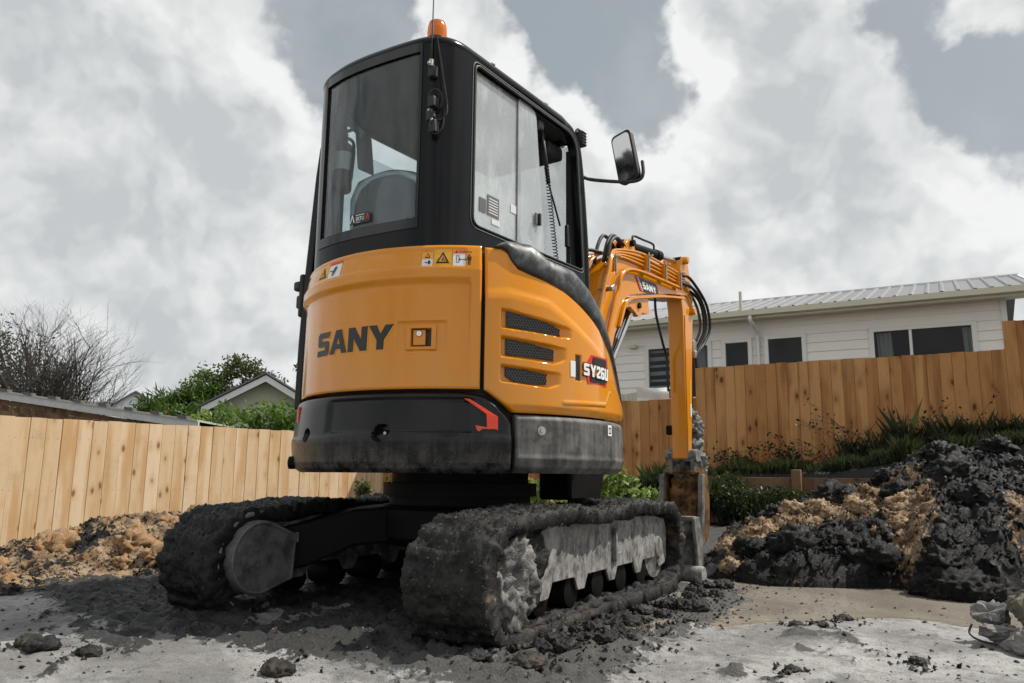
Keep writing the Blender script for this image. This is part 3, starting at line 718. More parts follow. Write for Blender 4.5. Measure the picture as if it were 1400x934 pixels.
# ---- left flank
aa = np.linspace(-118, -62.6, 60); tt = np.linspace(0, 1, 20); A, T = np.meshgrid(aa, tt, indexing='ij')
cylsurf('left_panel', A, .915 + .52 * T, .775 + 0 * A, M['orange'], EX); A2 = A.copy()
cylsurf('left_skirt', A2, .587 + .318 * T, .785 - .03 * (1 - sstep(T, 0, .15)), M['skirt'], EX)
U(MB().lathe([(.70, .60), (.74, .61), (.74, .66), (.70, .67)], n=48).build('deck_plate', M['steel_dark'], EX))
aa = np.linspace(-118, 78, 60); tt = np.linspace(0, 1, 6); A, T = np.meshgrid(aa, tt, indexing='ij'); cylsurf('engine_bay', A, .66 + .82 * T, .715 + 0 * A, M['rubber'], EX, (.3, .3, .0, .5))
U(MB().lathe([(.70, .67), (.70, .93), (.2, .94)], n=48).build('floor_pan', M['rubber'], EX))

# ---- lettering
def letter_polys(ch):
    L = {'S': (1.02, [(0, .0), (.86, 0), (1.0, .13), (1.0, .5), (.88, .61), (.33, .62), (.33, .76), (.96, .76), (1.02, 1.0), (.16, 1.0), (.02, .87), (.02, .49), (.14, .39), (.68, .38), (.68, .24), (0.0, .24)], []),
         'A': (1.16, [(0, 0), (.40, 1), (.76, 1), (1.16, 0), (.83, 0), (.76, .19), (.40, .19), (.33, 0)], [[(.47, .40), (.69, .40), (.58, .74)]]),
         'N': (1.06, [(0, 0), (0, 1), (.35, 1), (.74, .47), (.74, 1), (1.06, 1), (1.06, 0), (.72, 0), (.32, .54), (.32, 0)], []),
         'Y': (1.2, [(0, 1), (.38, 1), (.60, .64), (.82, 1), (1.2, 1), (.77, .38), (.77, 0), (.43, 0), (.43, .38)], []),
         '2': (.8, [(0, 0), (.8, 0), (.8, .22), (.32, .22), (.8, .55), (.8, .88), (.68, 1), (.1, 1), (0, .9), (0, .68), (.28, .68), (.28, .78), (.52, .78), (.52, .62), (0, .26)], []),
         '6': (.8, [(.12, 0), (.68, 0), (.8, .12), (.8, .5), (.68, .62), (.28, .62), (.28, .78), (.78, .78), (.74, 1), (.12, 1), (0, .88), (0, .12)], [[(.28, .22), (.52, .22), (.52, .42), (.28, .42)]]),
         'U': (.8, [(0, 1), (.28, 1), (.28, .22), (.52, .22), (.52, 1), (.8, 1), (.8, .12), (.68, 0), (.12, 0), (0, .12)], [])}
    return L[ch]
def write(text, fn, h, gap=.1, sx=1.0, italic=0, lo=0, hi=.0025):
    """fn(x, y, out) places a point of the text plane on the surface"""
    x0 = 0; mb = MB()
    for ch in text:
        w_, outer, holes = letter_polys(ch)
        tr = lambda L: [((x0 + a * sx + b * italic) * h, b * h) for a, b in L]
        mb.prism(tr(outer), lo, hi, fn, [tr(q) for q in holes]); x0 += w_ * sx + gap
    return mb
deg = lambda m_, r=.78: math.degrees(m_ / r)
mb = write('SANY', lambda x, y, h: cyl(-17.6 + deg(x), 1.078 + y, .769 + h), .102, .07, .97, .03); mb.build('lettering', M['blackprint'], hood)
mb = write('SANY', lambda x, y, h: cyl(-17.25 + deg(x), 1.0735 + y, .7685 + h), .102, .07, .97, .03, 0, .0012); mb.build('lettering_edge', M['yellowprint'], hood)
# latch
lt = MB(); lt.prism([(20.4, 1.073), (29.9, 1.073), (29.9, 1.176), (20.4, 1.176)], -.012, .003, onr(.766), [[(22.0, 1.085), (28.4, 1.085), (28.4, 1.160), (22.0, 1.160)]])
lt.build('latch_frame', M['orange'], hood, bevel=.002)
mb = MB(); mb.prism([(22.5, 1.092), (26.4, 1.092), (26.4, 1.155), (22.5, 1.155)], -.03, -.008, onr(.766)); la = mb.build('latch_handle', M['orange'], hood, bevel=.002)
mb = MB().lathe([(.012, 0), (.012, .005), (.0105, .007), (.004, .007), (.003, .005)], cyl(24.5, 1.139, .757), Vector(cyl(24.5, 0, 1)), 20); mb.build('key_lock', M['chrome'], hood, smooth=.6)
mb = MB(); mb.prism([(26.5, 1.087), (28.3, 1.087), (28.3, 1.158), (26.5, 1.158)], -.029, -.026, onr(.766)); mb.build('latch_well', M['blackprint'], hood)

FONT = {}
def text_mesh(body, size):
    """flat lettering as triangles in the XY plane (built-in font)"""
    cu = bpy.data.curves.new('t', 'FONT'); cu.body = body; cu.size = size; cu.resolution_u = 3; cu.fill_mode = 'FRONT'; cu.offset = size * .012
    o = bpy.data.objects.new('t', cu); COL.objects.link(o); dg = bpy.context.evaluated_depsgraph_get(); m_ = o.evaluated_get(dg).to_mesh()
    V = [tuple(v.co) for v in m_.vertices]; F = [tuple(p.vertices) for p in m_.polygons]
    o.evaluated_get(dg).to_mesh_clear(); bpy.data.objects.remove(o); bpy.data.curves.remove(cu); return V, F
def hoodR(z): return float(np.interp(z, [q[0] for q in hp], [q[1] for q in hp])) - .004
def sticker(a0, a1, z0, z1, parts, parent=hood, Rf=hoodR, name='warning_sticker'):
    def fn(p, q, h): a = a0 + (a1 - a0) * p; zz = z0 + (z1 - z0) * q; return cyl(a, zz, Rf(zz) + h)
    root = MB(); root.grid([0, .25, .5, .75, 1], [0, .5, 1], lambda p, q: fn(p, q, .0012)); st = root.build(name, M[parts[0]], parent)
    lev = .0032
    for m_, polys in parts[1:]:
        mb = MB()
        for P in polys:
            if isinstance(P, str):
                body, px, py, sz = P.split('|'); V, F = text_mesh(body, 1.0); asp = ((a1 - a0) * .0136) / (z1 - z0); sz = float(sz)
                mb.add([fn(float(px) + x * sz / asp, float(py) + y * sz, lev) for x, y, _ in V], F)
            else: mb.flat(P, lambda p, q: fn(p, q, lev))
        mb.build('print', M[m_], st); lev += .0012
def disc(cx, cy, rx, ry, n=14): return [(cx + rx * cos(2 * pi * i / n), cy + ry * sin(2 * pi * i / n)) for i in range(n)]
warn_tri = [(.12, .16), (.88, .16), (.5, .84)]; inner_tri = [(.25, .24), (.75, .24), (.5, .70)]
person = [disc(.80, .68, .05, .06), [(.70, .60), (.90, .60), (.90, .36), (.86, .36), (.86, .08), (.81, .08), (.81, .34), (.79, .34), (.79, .08), (.74, .08), (.74, .36), (.70, .36)]]
arrow = [[(.33, .39), (.33, .43), (.62, .43), (.62, .39)], [(.27, .41), (.35, .33), (.35, .49)], [(.68, .41), (.60, .33), (.60, .49)]]
boxo = [[(.16, .20), (.19, .20), (.19, .66), (.16, .66)], [(.28, .20), (.31, .20), (.31, .66), (.28, .66)], [(.19, .20), (.28, .20), (.28, .225), (.19, .225)], [(.19, .635), (.28, .635), (.28, .66), (.19, .66)]]
inner_tri = [(.28, .25), (.72, .25), (.5, .66)]
sticker(34.4, 40.6, 1.414, 1.487, ('white', ('orangeprint', [[(0, .78), (1, .78), (1, 1), (0, 1)]]), ('blackprint', person + arrow + boxo + [[(.10, .82), (.24, .82), (.17, .96)], 'WARNING|.28|.83|.155'])))
sticker(28.6, 34.1, 1.414, 1.490, ('yellowprint', ('blackprint', [warn_tri]), ('yellowprint', [inner_tri]), ('blackprint', [[(.40, .30), (.44, .30), (.56, .42), (.54, .54), (.50, .54), (.50, .45)], [(.46, .32), (.70, .30), (.66, .35), (.52, .37)]])))
sticker(25.0, 28.3, 1.413, 1.486, ('white', ('yellowprint', [[(0, .46), (1, .46), (1, .9), (0, .9)]]), ('orangeprint', [[(0, .9), (1, .9), (1, 1), (0, 1)]]), ('blackprint', [[(.25, .52), (.75, .52), (.5, .84)], disc(.68, .24, .13, .12), [(.25, .22), (.5, .20), (.5, .26), (.25, .26)]]), ('yellowprint', [[(.36, .57), (.64, .57), (.5, .75)]])))
sticker(-19.5, -12.6, 1.414, 1.49, ('yellowprint', ('blackprint', [warn_tri]), ('yellowprint', [inner_tri]), ('blackprint', [[(.42, .3), (.56, .42), (.54, .54), (.48, .5)]])))
sticker(-12.4, -5.6, 1.414, 1.49, ('white', ('redprint', [[(0, .82), (1, .82), (1, 1), (0, 1)]]), ('blackprint', [[(.5, .62), (.62, .70), (.70, .60), (.55, .3), (.45, .12), (.36, .16), (.44, .45)], [(.15, .42), (.45, .40), (.45, .46), (.15, .48)]])))
sideR = lambda z: .7875
# badge: SY26U
bd = MB(); bd.prism([(79.6, 1.045), (82.6, 1.094), (92.0, 1.091), (92.6, 1.03), (91.4, .966), (80.9, .969), (79.9, 1.0)], -.004, .003, onr(.7865)); bdg = bd.build('model_badge', M['redprint'], side_panel)
MB().add([], []); mb = MB(); mb.prism([(83.2, 1.055), (83.6, 1.086), (91.2, 1.083), (91.4, 1.052)], 0, .0042, onr(.7865)); mb.prism([(81.6, 1.0), (91.0, .998), (90.6, .974), (81.8, .977)], 0, .0042, onr(.7865)); mb.build('print', M['blackprint'], bdg)
f26 = lambda x, y, h: cyl(78.3 + deg(x), 1.001 + y - .05 * x, .7905 + h)
write('SY26U', f26, .052, .08, .70, .0, 0, .004).build('print', M['white'], bdg)
write('SY26U', lambda x, y, h: cyl(78.3 + deg(x * 1.02) - .22, 1.001 + (y - .026) * 1.16 + .026 - .05 * x, .7893 + h), .052, .05, .735, 0, 0, .003).build('print', M['blackprint'], bdg)
mb = MB(); mb.grid(list(np.linspace(72.9, 75.0, 4)), [.988, 1.055], lambda a, z: cyl(a, z, .788)); mb.build('serial_label', M['white'], side_panel)
mb = MB(); mb.prism([(75.2, .975), (77.6, .975), (77.6, 1.082), (75.2, 1.082)], -.008, -.0065, onr(.786)); mb.build('handle_slot', M['blackprint'], side_panel)
mb = MB(); mb.grid(list(np.linspace(92.6, 95.6, 4)), [.753, .80], lambda a, z: cyl(a, z, .7868)); lb = mb.build('lift_label', M['white'], skirt)
mb = MB(); mb.prism([(93.3, .762), (94.9, .762), (94.9, .79), (93.3, .79)], 0, .0006, onr(.787), [[(93.6, .767), (94.6, .767), (94.6, .785), (93.6, .785)]]); mb.build('print', M['blackprint'], lb)

# ================================================================== cab
CAB = U(empty('cab', (0, 0, 0), parent=EX))
REAR = [(-.50, -.42), (-.475, -.52), (-.425, -.61), (-.346, -.672), (-.22, -.706), (-.09, -.718), (.062, -.714), (.20, -.702), (.285, -.688), (.345, -.660), (.382, -.610), (.397, -.555), (.400, -.50)]
RP = [(q.x, q.y) for q in spline([(a, b, 0) for a, b in REAR], 6)]
def strip(P, zs, name, m, parent, th=.03, off=0.0):
    """wall that follows plan points P between heights zs, thickened inwards"""
    n = len(P); nrm = []
    for i in range(n):
        a = Vector(P[max(i - 1, 0)]); b = Vector(P[min(i + 1, n - 1)]); d = (b - a).normalized(); nrm.append(Vector((d.y, -d.x)))
    vs = []; fs = []; mz = len(zs)
    for s_ in (0, 1):
        for i in range(n):
            q = Vector(P[i]) + nrm[i] * (off - th * s_)
            for z in zs: vs.append((q.x, q.y, z))
    N_ = n * mz
    for i in range(n - 1):
        for j in range(mz - 1):
            a = i * mz + j; fs.append((a, a + mz, a + mz + 1, a + 1)); fs.append((N_ + a, N_ + a + 1, N_ + a + mz + 1, N_ + a + mz))
        fs.append((i * mz, N_ + i * mz, N_ + (i + 1) * mz, (i + 1) * mz)); t_ = mz - 1
        fs.append((i * mz + t_, (i + 1) * mz + t_, N_ + (i + 1) * mz + t_, N_ + i * mz + t_))
    for i in (0, n - 1):
        for j in range(mz - 1): a = i * mz + j; fs.append((a, a + 1, N_ + a + 1, N_ + a))
    return MB().add(vs, fs).build(name, m, parent, smooth=radians(40))
iL = min(range(len(RP)), key=lambda i: abs(RP[i][0] + .300) + (0 if RP[i][1] < -.6 else 9)); iR = min(range(len(RP)), key=lambda i: abs(RP[i][0] - .288) + (0 if RP[i][1] < -.6 else 9))
strip(RP[iR - 1:], [1.49, 1.5, 2.0, 2.43, 2.44], 'rear_pillar', M['cab'], CAB, .05)
strip(RP[:iL + 1], [1.49, 2.0, 2.44], 'rear_pillar', M['cab'], CAB, .035)
strip(RP[iL:iR], [1.49, 1.56, 1.615], 'rear_sill', M['cab'], CAB, .04)
strip(RP[iL:iR], [2.415, 2.44], 'rear_header', M['cab'], CAB, .04)
rw = strip(RP[iL - 1:iR + 1], [1.60, 2.0, 2.425], 'rear_window', M['glass_rear'], CAB, .004, -.006)
M['frit'] = plain('black_glass_border', (.008, .008, .009), .12)
def frit(i0, i1, z0, z1): strip(RP[i0:i1], [z0, z1], 'window_border', M['frit'], rw, .003, .004)
frit(iL - 1, iR + 1, 2.388, 2.430); frit(iL - 1, iR + 1, 1.592, 1.636); frit(iL - 1, iL + 1, 1.6365, 2.3875); frit(iR - 1, iR + 1, 1.6365, 2.3875)
# sticker on the rear glass
def on_rear(x, y, h): return (x, float(np.interp(x, [q[0] for q in RP if q[1] < -.64], [q[1] for q in RP if q[1] < -.64])) - .001 - h, y)
mb = MB(); mb.grid(list(np.linspace(-.085, .035, 6)), [1.658, 1.702], lambda x, y: on_rear(x, y, .002)); rs = mb.build('dealer_sticker', M['blackprint'], rw)
V, F = text_mesh('ERTU', .026); mb = MB(); mb.add([on_rear(-.046 + x * .78, 1.669 + y, .004) for x, y, _ in V], F)
mb.add([], []); mb.flat([(-.083, 1.664), (-.077, 1.664), (-.068, 1.690), (-.059, 1.664), (-.053, 1.664), (-.066, 1.700), (-.070, 1.700)], lambda x, y: on_rear(x, y, .004))
mb.flat([(-.048, 1.6935), (.004, 1.6935), (.004, 1.6965), (-.048, 1.6965)], lambda x, y: on_rear(x, y, .004))
mb.flat([(-.045, 1.661), (-.02, 1.661), (-.02, 1.663), (-.045, 1.663)], lambda x, y: on_rear(x, y, .004)); mb.build('print', M['white'], rs)
mb = MB(); mb.flat([(.012, 1.668), (.018, 1.668), (.022, 1.690), (.026, 1.668), (.032, 1.668), (.025, 1.696), (.019, 1.696)], lambda x, y: on_rear(x, y, .004)); mb.build('print', M['redprint'], rs)
# right side: flat panel with rounded window opening
def rrect(pts, r, n=6):
    out = []; m_ = len(pts)
    for i in range(m_):
        p0 = Vector(pts[i - 1]); p1 = Vector(pts[i]); p2 = Vector(pts[(i + 1) % m_]); d0 = (p0 - p1).normalized(); d1 = (p2 - p1).normalized(); ri = r[i] if isinstance(r, (list, tuple)) else r
        a = p1 + d0 * ri; b = p1 + d1 * ri
        for k in range(n + 1):
            t = k / n; q = a * (1 - t) ** 2 + p1 * 2 * t * (1 - t) + b * t * t; out.append((q.x, q.y))
    return out
OUT = rrect([(-.502, 1.49), (.555, 1.49), (.475, 2.44), (-.502, 2.44)], [.002, .01, .13, .002])
HOLE = rrect([(-.468, 1.648), (.505, 1.66), (.438, 2.395), (-.468, 2.398)], [.05, .03, .11, .04])
side = lambda p, q, h: (h, p, q)
sp_ = MB().prism(OUT, .362, .400, side, [HOLE[::-1]]).build('side_frame', M['cab'], CAB, bevel=.004)
MB().tube([(.402, a, b) for a, b in HOLE], .006, 8, closed=True).build('window_seal', M['rubber'], CAB, smooth=pi)
lip = rrect([(-.482, 1.634), (.518, 1.646), (.452, 2.409), (-.482, 2.412)], [.055, .035, .115, .045])
MB().tube([(.401, a, b) for a, b in lip], .0035, 6, closed=True).build('window_trim', M['grey_in'], CAB, smooth=pi)
PA = rrect([(-.46, 1.655), (-.065, 1.655), (-.065, 2.392), (-.46, 2.392)], .006, 2); MB().prism(PA, .376, .380, side).build('side_window', M['glass'], CAB)
PB = rrect([(-.10, 1.655), (.142, 1.658), (.055, 2.392), (-.10, 2.392)], [.005, .005, .05, .005], 4); pb = MB().prism(PB, .386, .390, side).build('side_window', M['glass'], CAB)
MB().box((.383, -.083, 2.02), (.012, .012, .73)).build('pane_edge', M['grey_in'], CAB)
MB().box((.383, -.445, 2.02), (.012, .012, .73)).build('pane_edge', M['rubber'], CAB)
MB().box((.402, .072, 1.822), (.018, .016, .062)).build('window_catch', M['rubber'], CAB, bevel=.003)
MB().box((.398, .05, 1.822), (.006, .02, .055)).build('window_catch', M['grey_in'], CAB)
for y0, y1, z0, z1, m_ in ((-.395, -.345, 1.735, 1.80, 'grey_in'), (-.335, -.245, 1.735, 1.83, 'grey_in'), (-.30, -.235, 1.70, 1.725, 'curtain'), (-.15, -.10, 1.80, 1.84, 'curtain')):
    MB().box((.3822, (y0 + y1) / 2, (z0 + z1) / 2), (.002, y1 - y0, z1 - z0)).build('side_sticker', M[m_], CAB)
for i in range(6): MB().box((.3838, -.29, 1.748 + i * .013), (.0014, .07, .004)).build('sticker_print', M['white'], CAB)
# front, left and roof
def post(path, w_, d, name):
    mb = MB()
    for p0, p1 in zip(path[:-1], path[1:]): mb.tube([p0, p1], [w_, d], 8)
    return mb.build(name, M['cab'], CAB, smooth=.7)
fr = [(.375, .565, 1.49), (.372, .545, 1.9), (.365, .49, 2.34), (.34, .44, 2.41)]
MB().tube(spline(fr, 6), .035, 10).build('front_pillar', M['cab'], CAB, smooth=pi)
MB().tube(spline([(-.47, .565, 1.49), (-.468, .545, 1.9), (-.46, .49, 2.34), (-.44, .44, 2.41)], 6), .035, 10).build('front_pillar', M['cab'], CAB, smooth=pi)
MB().tube(spline([(-.48, .43, 2.40), (-.1, .47, 2.41), (.36, .43, 2.40)], 8), .04, 10).build('front_header', M['cab'], CAB, smooth=pi)
MB().box((-.05, .56, 1.52), (.84, .05, .10)).build('front_sill', M['cab'], CAB, bevel=.01)
MB().tube([(-.49, -.44, 2.40), (-.49, .44, 2.40)], .035, 8).build('left_header', M['cab'], CAB, smooth=pi)
MB().box((-.485, .05, 1.30), (.05, 1.0, .40)).build('left_sill', M['cab'], CAB, bevel=.01)
RO = RP + [(.405, 0), (.405, .30), (.385, .44), (.30, .52), (0, .55), (-.36, .52), (-.47, .44), (-.505, .30), (-.505, 0)]
cx_, cy_ = -.05, -.09; mb = MB(); rows = [(2.425, 1.0), (2.432, 1.006), (2.448, 1.0), (2.462, .985), (2.470, .95), (2.474, .85), (2.478, .4), (2.479, .01)]; n_ = len(RO)
vs = [((a - cx_) * s_ + cx_, (b - cy_) * s_ + cy_, z) for z, s_ in rows for a, b in RO]
fs = [(i * n_ + k, i * n_ + (k + 1) % n_, (i + 1) * n_ + (k + 1) % n_, (i + 1) * n_ + k) for i in range(len(rows) - 1) for k in range(n_)] + [tuple(range(n_))[::-1]]
MB().add(vs, fs).build('roof', M['cab'], CAB, smooth=radians(60))
MB().add([((a - cx_) * .97 + cx_, (b - cy_) * .97 + cy_, 2.385) for a, b in RO] , [tuple(range(n_))]).build('headliner', M['inside'], CAB)
for y_ in (-.3, .17): MB().box((.37, y_, 2.482), (.03, .02, .012)).build('roof_bolt', M['zinc'], CAB, bevel=.003)
# inside
def loft(secs, name, m, parent, smooth=pi, bev=0):
    """closed skin through rings of equal length"""
    n = len(secs[0]); mb = MB(); vs = [q for s_ in secs for q in s_]
    fs = [(i * n + k, i * n + (k + 1) % n, (i + 1) * n + (k + 1) % n, (i + 1) * n + k) for i in range(len(secs) - 1) for k in range(n)]
    fs += [tuple(range(n))[::-1], tuple((len(secs) - 1) * n + k for k in range(n))]
    return mb.add(vs, fs).build(name, m, parent, smooth=smooth)
def ring(c, rx, ry, n=20, p=2.6): 
    out = []
    for k in range(n):
        a = 2 * pi * k / n; ca, sa = cos(a), sin(a); f = (abs(ca) ** p + abs(sa) ** p) ** (-1 / p); out.append((c[0] + rx * f * ca, c[1] + ry * f * sa, c[2]))
    return out
SX, SY = -.16, -.40
loft([ring((SX, SY - .02 + .10 * (1.92 - z), z), rx, ry) for z, rx, ry in ((1.45, .21, .06), (1.60, .225, .07), (1.76, .225, .07), (1.88, .205, .065), (1.95, .165, .055), (1.985, .10, .04), (1.995, .03, .02))], 'seat_back', M['seat'], CAB)
loft([ring((SX, SY + .22, z), .22, .24) for z in (1.34, 1.36, 1.44, 1.46)], 'seat_cushion', M['seat'], CAB)
fl_ = [ring((SX, SY - .02 + .10 * (1.93 - z), z), rx + .012 * sin(z * 90), ry + .01 * cos(z * 70), 30, 2.2) for z, rx, ry in ((1.50, .26, .085), (1.66, .255, .095), (1.80, .245, .09), (1.91, .225, .085), (1.98, .18, .07), (2.01, .11, .05), (2.02, .03, .02))]
loft(fl_, 'seat_cover', M['film'], CAB)
MB().box((-.30, .05, 1.52), (.14, .5, .34)).build('console', M['inside'], CAB, bevel=.03, seg=3)
MB().box((.28, .05, 1.52), (.14, .5, .30)).build('console', M['inside'], CAB, bevel=.03, seg=3)
for u_ in (-.28, .26):
    MB().tube(spline([(u_, .25, 1.66), (u_, .27, 1.74), (u_ * .96, .25, 1.80)], 4), .010, 8).build('joystick', M['rubber'], CAB, smooth=pi)
    loft([ring((u_ * .95, .25, z), r_, r_, 10) for z, r_ in ((1.79, .014), (1.82, .022), (1.86, .02), (1.88, .012))], 'joystick_grip', M['rubber'], CAB)
MB().box((-.05, .2, 1.42), (.84, .72, .04)).build('floor', M['inside'], CAB)
MB().box((.05, .40, 2.33), (.5, .16, .08)).build('sun_visor', M['inside'], CAB, bevel=.02)
MB().tube([(-.02, .53, 1.5), (-.02, .50, 2.38)], .016, 8).build('wiper_bar', M['inside'], CAB, smooth=pi)
MB().add([(-.46, .555, 1.56), (.37, .555, 1.56), (.36, .475, 2.37), (-.45, .475, 2.37)], [(0, 1, 2, 3)]).build('windscreen', M['glass'], CAB)
# strut, coil cord and rails seen through the open half of the side window
MB().tube([(.345, .175, 2.36), (.345, .25, 2.08)], .011, 10).build('gas_strut', M['rubber'], CAB, smooth=pi)
MB().tube([(.345, .25, 2.08), (.348, .36, 1.88)], .005, 8).build('gas_strut', M['steel_dark'], CAB, smooth=pi)
MB().box((.345, .16, 2.37), (.03, .05, .05)).build('strut_bracket', M['grey_in'], CAB, bevel=.008)
N_ = 24 * 30; cp_ = [(.352 + .011 * cos(2 * pi * i / 24), .215 + .10 * (i / N_) + .011 * sin(2 * pi * i / 24), 2.16 - .48 * i / N_) for i in range(0, N_, 2)]
MB().tube(cp_, .003, 5).build('coil_cord', M['rubber'], CAB, smooth=pi)
MB().box((.35, .47, 1.95), (.025, .06, .75)).build('window_rail', M['rubber'], CAB)
MB().box((.352, .43, 1.84), (.02, .03, .12)).build('window_lock', M['rubber'], CAB, bevel=.004)
# bracket bar behind the left of the rear glass
MB().box((-.31, -.55, 2.28), (.035, .02, .30), Matrix.Rotation(radians(-45), 3, 'Y')).build('grab_bar', M['zinc'], CAB)
MB().box((-.22, -.52, 2.10), (.02, .10, .20), Matrix.Rotation(radians(-8), 3, 'Y')).build('speaker_panel', M['grey_in'], CAB, bevel=.01)
# door swung open on the far side
DO = strip([(-.56, -.50), (-.572, -.20), (-.572, .15), (-.56, .36)], [.88, 1.2], 'door', M['cab'], CAB, .05)
dz = [(.88, -.065), (1.2, -.06), (1.5, -.045), (1.8, -.02), (2.05, .0), (2.2, .02), (2.26, .05)]
def doorcol(v0, v1, name, m, th=.05, par=CAB):
    mb = MB(); vs = []
    for z, du in dz:
        vs += [(-.565 + du, v0, z), (-.565 + du, v1, z), (-.565 + du + th, v1, z), (-.565 + du + th, v0, z)]
    fs = [(i * 4 + k, i * 4 + (k + 1) % 4, (i + 1) * 4 + (k + 1) % 4, (i + 1) * 4 + k) for i in range(len(dz) - 1) for k in range(4)] + [(0, 3, 2, 1), tuple(len(vs) - 4 + k for k in range(4))]
    return mb.add(vs, fs).build(name, m, par, bevel=.008)
doorcol(-.52, -.43, 'door_stile', M['cab'], .05, DO); doorcol(.30, .38, 'door_stile', M['cab'], .05, DO); doorcol(-.43, .30, 'door_glass', M['glass_rear'], .006, DO)
MB().box((-.56, -.06, 1.25), (.03, .74, .08)).build('door_rail', M['cab'], DO)
dl = MB().box((-.655, -.50, 1.50), (.05, .05, .05)); dl.box((-.645, -.49, 1.42), (.045, .05, .07)); dl.box((-.63, -.49, 1.45), (.03, .06, .22)); dl.build('door_latch', M['rubber'], DO, bevel=.012)
# beacon
BC = (.285, -.60, 2.462)
MB().lathe([(.052, 0), (.052, .018), (.046, .024)], BC, n=28).build('beacon_base', M['rubber'], CAB, smooth=.6)
MB().lathe([(.043, .02), (.044, .05), (.042, .085), (.036, .105), (.02, .116), (.003, .118)], BC, n=28).build('beacon_lens', M['beacon'], CAB, smooth=1)
MB().lathe([(.016, .02), (.016, .08), (.004, .085)], BC, n=12).build('beacon_bulb', M['chrome'], CAB, smooth=1)
# aerial and its wiring on the rear pillar
MB().tube([(.335, -.692, 2.30), (.335, -.69, 2.33)], .012, 10).build('aerial_base', M['zinc'], CAB, smooth=1)
MB().tube([(.335, -.69, 2.32), (.332, -.685, 2.42), (.329, -.68, 2.95)], [.006, .0035, .002], 8).build('aerial', M['rubber'], CAB, smooth=pi)
MB().box((.335, -.68, 2.28), (.035, .03, .05)).build('aerial_bracket', M['rubber'], CAB, bevel=.005)
N_ = 34 * 14; co = []
for i in range(N_):
    t = i / N_; c = Vector((.342 + .062 * t, -.672 + .01 * t, 2.455 - .34 * t)); a = 2 * pi * i / 14; co.append(c + Vector((.005 * cos(a), .005 * sin(a), 0)))
MB().tube(co, .0022, 5).build('aerial_coil', M['rubber'], CAB, smooth=pi)
MB().tube(spline([(.37, -.668, 2.11), (.385, -.67, 2.16), (.36, -.69, 2.19), (.335, -.70, 2.16), (.345, -.70, 2.09), (.375, -.68, 2.05), (.40, -.66, 2.08), (.40, -.66, 2.13)], 6), .005, 6).build('cable_loop', M['rubber'], CAB, smooth=pi)
mb = MB(); mb.box((.352, -.692, 2.13), (.035, .035, .045)); mb.box((.345, -.695, 2.07), (.028, .035, .05)); mb.box((.36, -.69, 2.02), (.03, .03, .055)); mb.tube([(.35, -.70, 2.10), (.352, -.70, 1.99)], .010, 8); mb.build('connector_block', M['rubber'], CAB, bevel=.004)
MB().tube(spline([(.352, -.70, 2.0), (.37, -.69, 1.985), (.39, -.67, 2.02), (.392, -.665, 2.1)], 5), .0035, 6).build('cable_loop', M['rubber'], CAB, smooth=pi)
for c_ in ((.335, -.705, 2.31), (.362, -.705, 2.045), (.346, -.708, 2.09)): MB().lathe([(.006, 0), (.006, .006), (.003, .008)], c_, (0, -1, 0), 8).build('clip', M['zinc'], CAB)
# work light and mirror
mb = MB().box((.375, .535, 2.425), (.05, .045, .085)); 
for i in range(5): mb.box((.402, .535, 2.39 + i * .017), (.008, .044, .007))
mb.build('work_light', M['rubber'], CAB, bevel=.004); MB().tube(spline([(.36, .50, 2.45), (.365, .52, 2.482), (.375, .535, 2.475)], 4), .007, 8).build('light_bracket', M['rubber'], CAB, smooth=pi)
MI = empty('mirror', (.535, .75, 2.36), parent=CAB); MI.rotation_euler = (radians(4), radians(-10), radians(-10))
mp = rrect([(-.068, -.15), (.068, -.15), (.075, .15), (-.06, .15)], .035)
MB().prism(mp, -.0, .03, lambda p, q, h: (p, h, q)).build('mirror_shell', M['rubber'], MI, bevel=.008)
MB().prism([(a * .86, b * .9) for a, b in mp], -.004, -.001, lambda p, q, h: (p, h, q)).build('mirror_glass', M['chrome'], MI)
MB().tube(spline([(.38, .55, 2.21), (.42, .60, 2.20), (.55, .72, 2.20), (.62, .76, 2.21), (.64, .775, 2.25), (.63, .79, 2.33)], 6), .010, 10).build('mirror_arm', M['rubber'], CAB, smooth=pi)
# fire extinguisher clipped inside the cab
FE = empty('fire_extinguisher', (0, 0, 0), 'dark red fire extinguisher with white label inside the cab rear window', 'extinguisher'); FE.rotation_euler = (0, 0, TH)
EO = (-.335, -.55, 1.92)
MB().lathe([(.04, 0), (.046, .01), (.047, .20), (.040, .235), (.02, .25), (.018, .265)], EO, n=24).build('cylinder', M['red'], FE, smooth=.8)
MB().lathe([(.0478, .10), (.0478, .19)], EO, n=24).build('label_band', M['white'], FE, smooth=.8)
mb = MB().box((EO[0], EO[1], EO[2] + .28), (.03, .03, .04)); mb.box((EO[0] + .02, EO[1], EO[2] + .305), (.09, .018, .012)); mb.build('valve_head', M['rubber'], FE, bevel=.004)
MB().tube(spline([(EO[0] + .02, EO[1], EO[2] + .27), (EO[0] + .07, EO[1], EO[2] + .22), (EO[0] + .06, EO[1], EO[2] + .05)], 5), .008, 8).build('hose', M['rubber'], FE, smooth=pi)
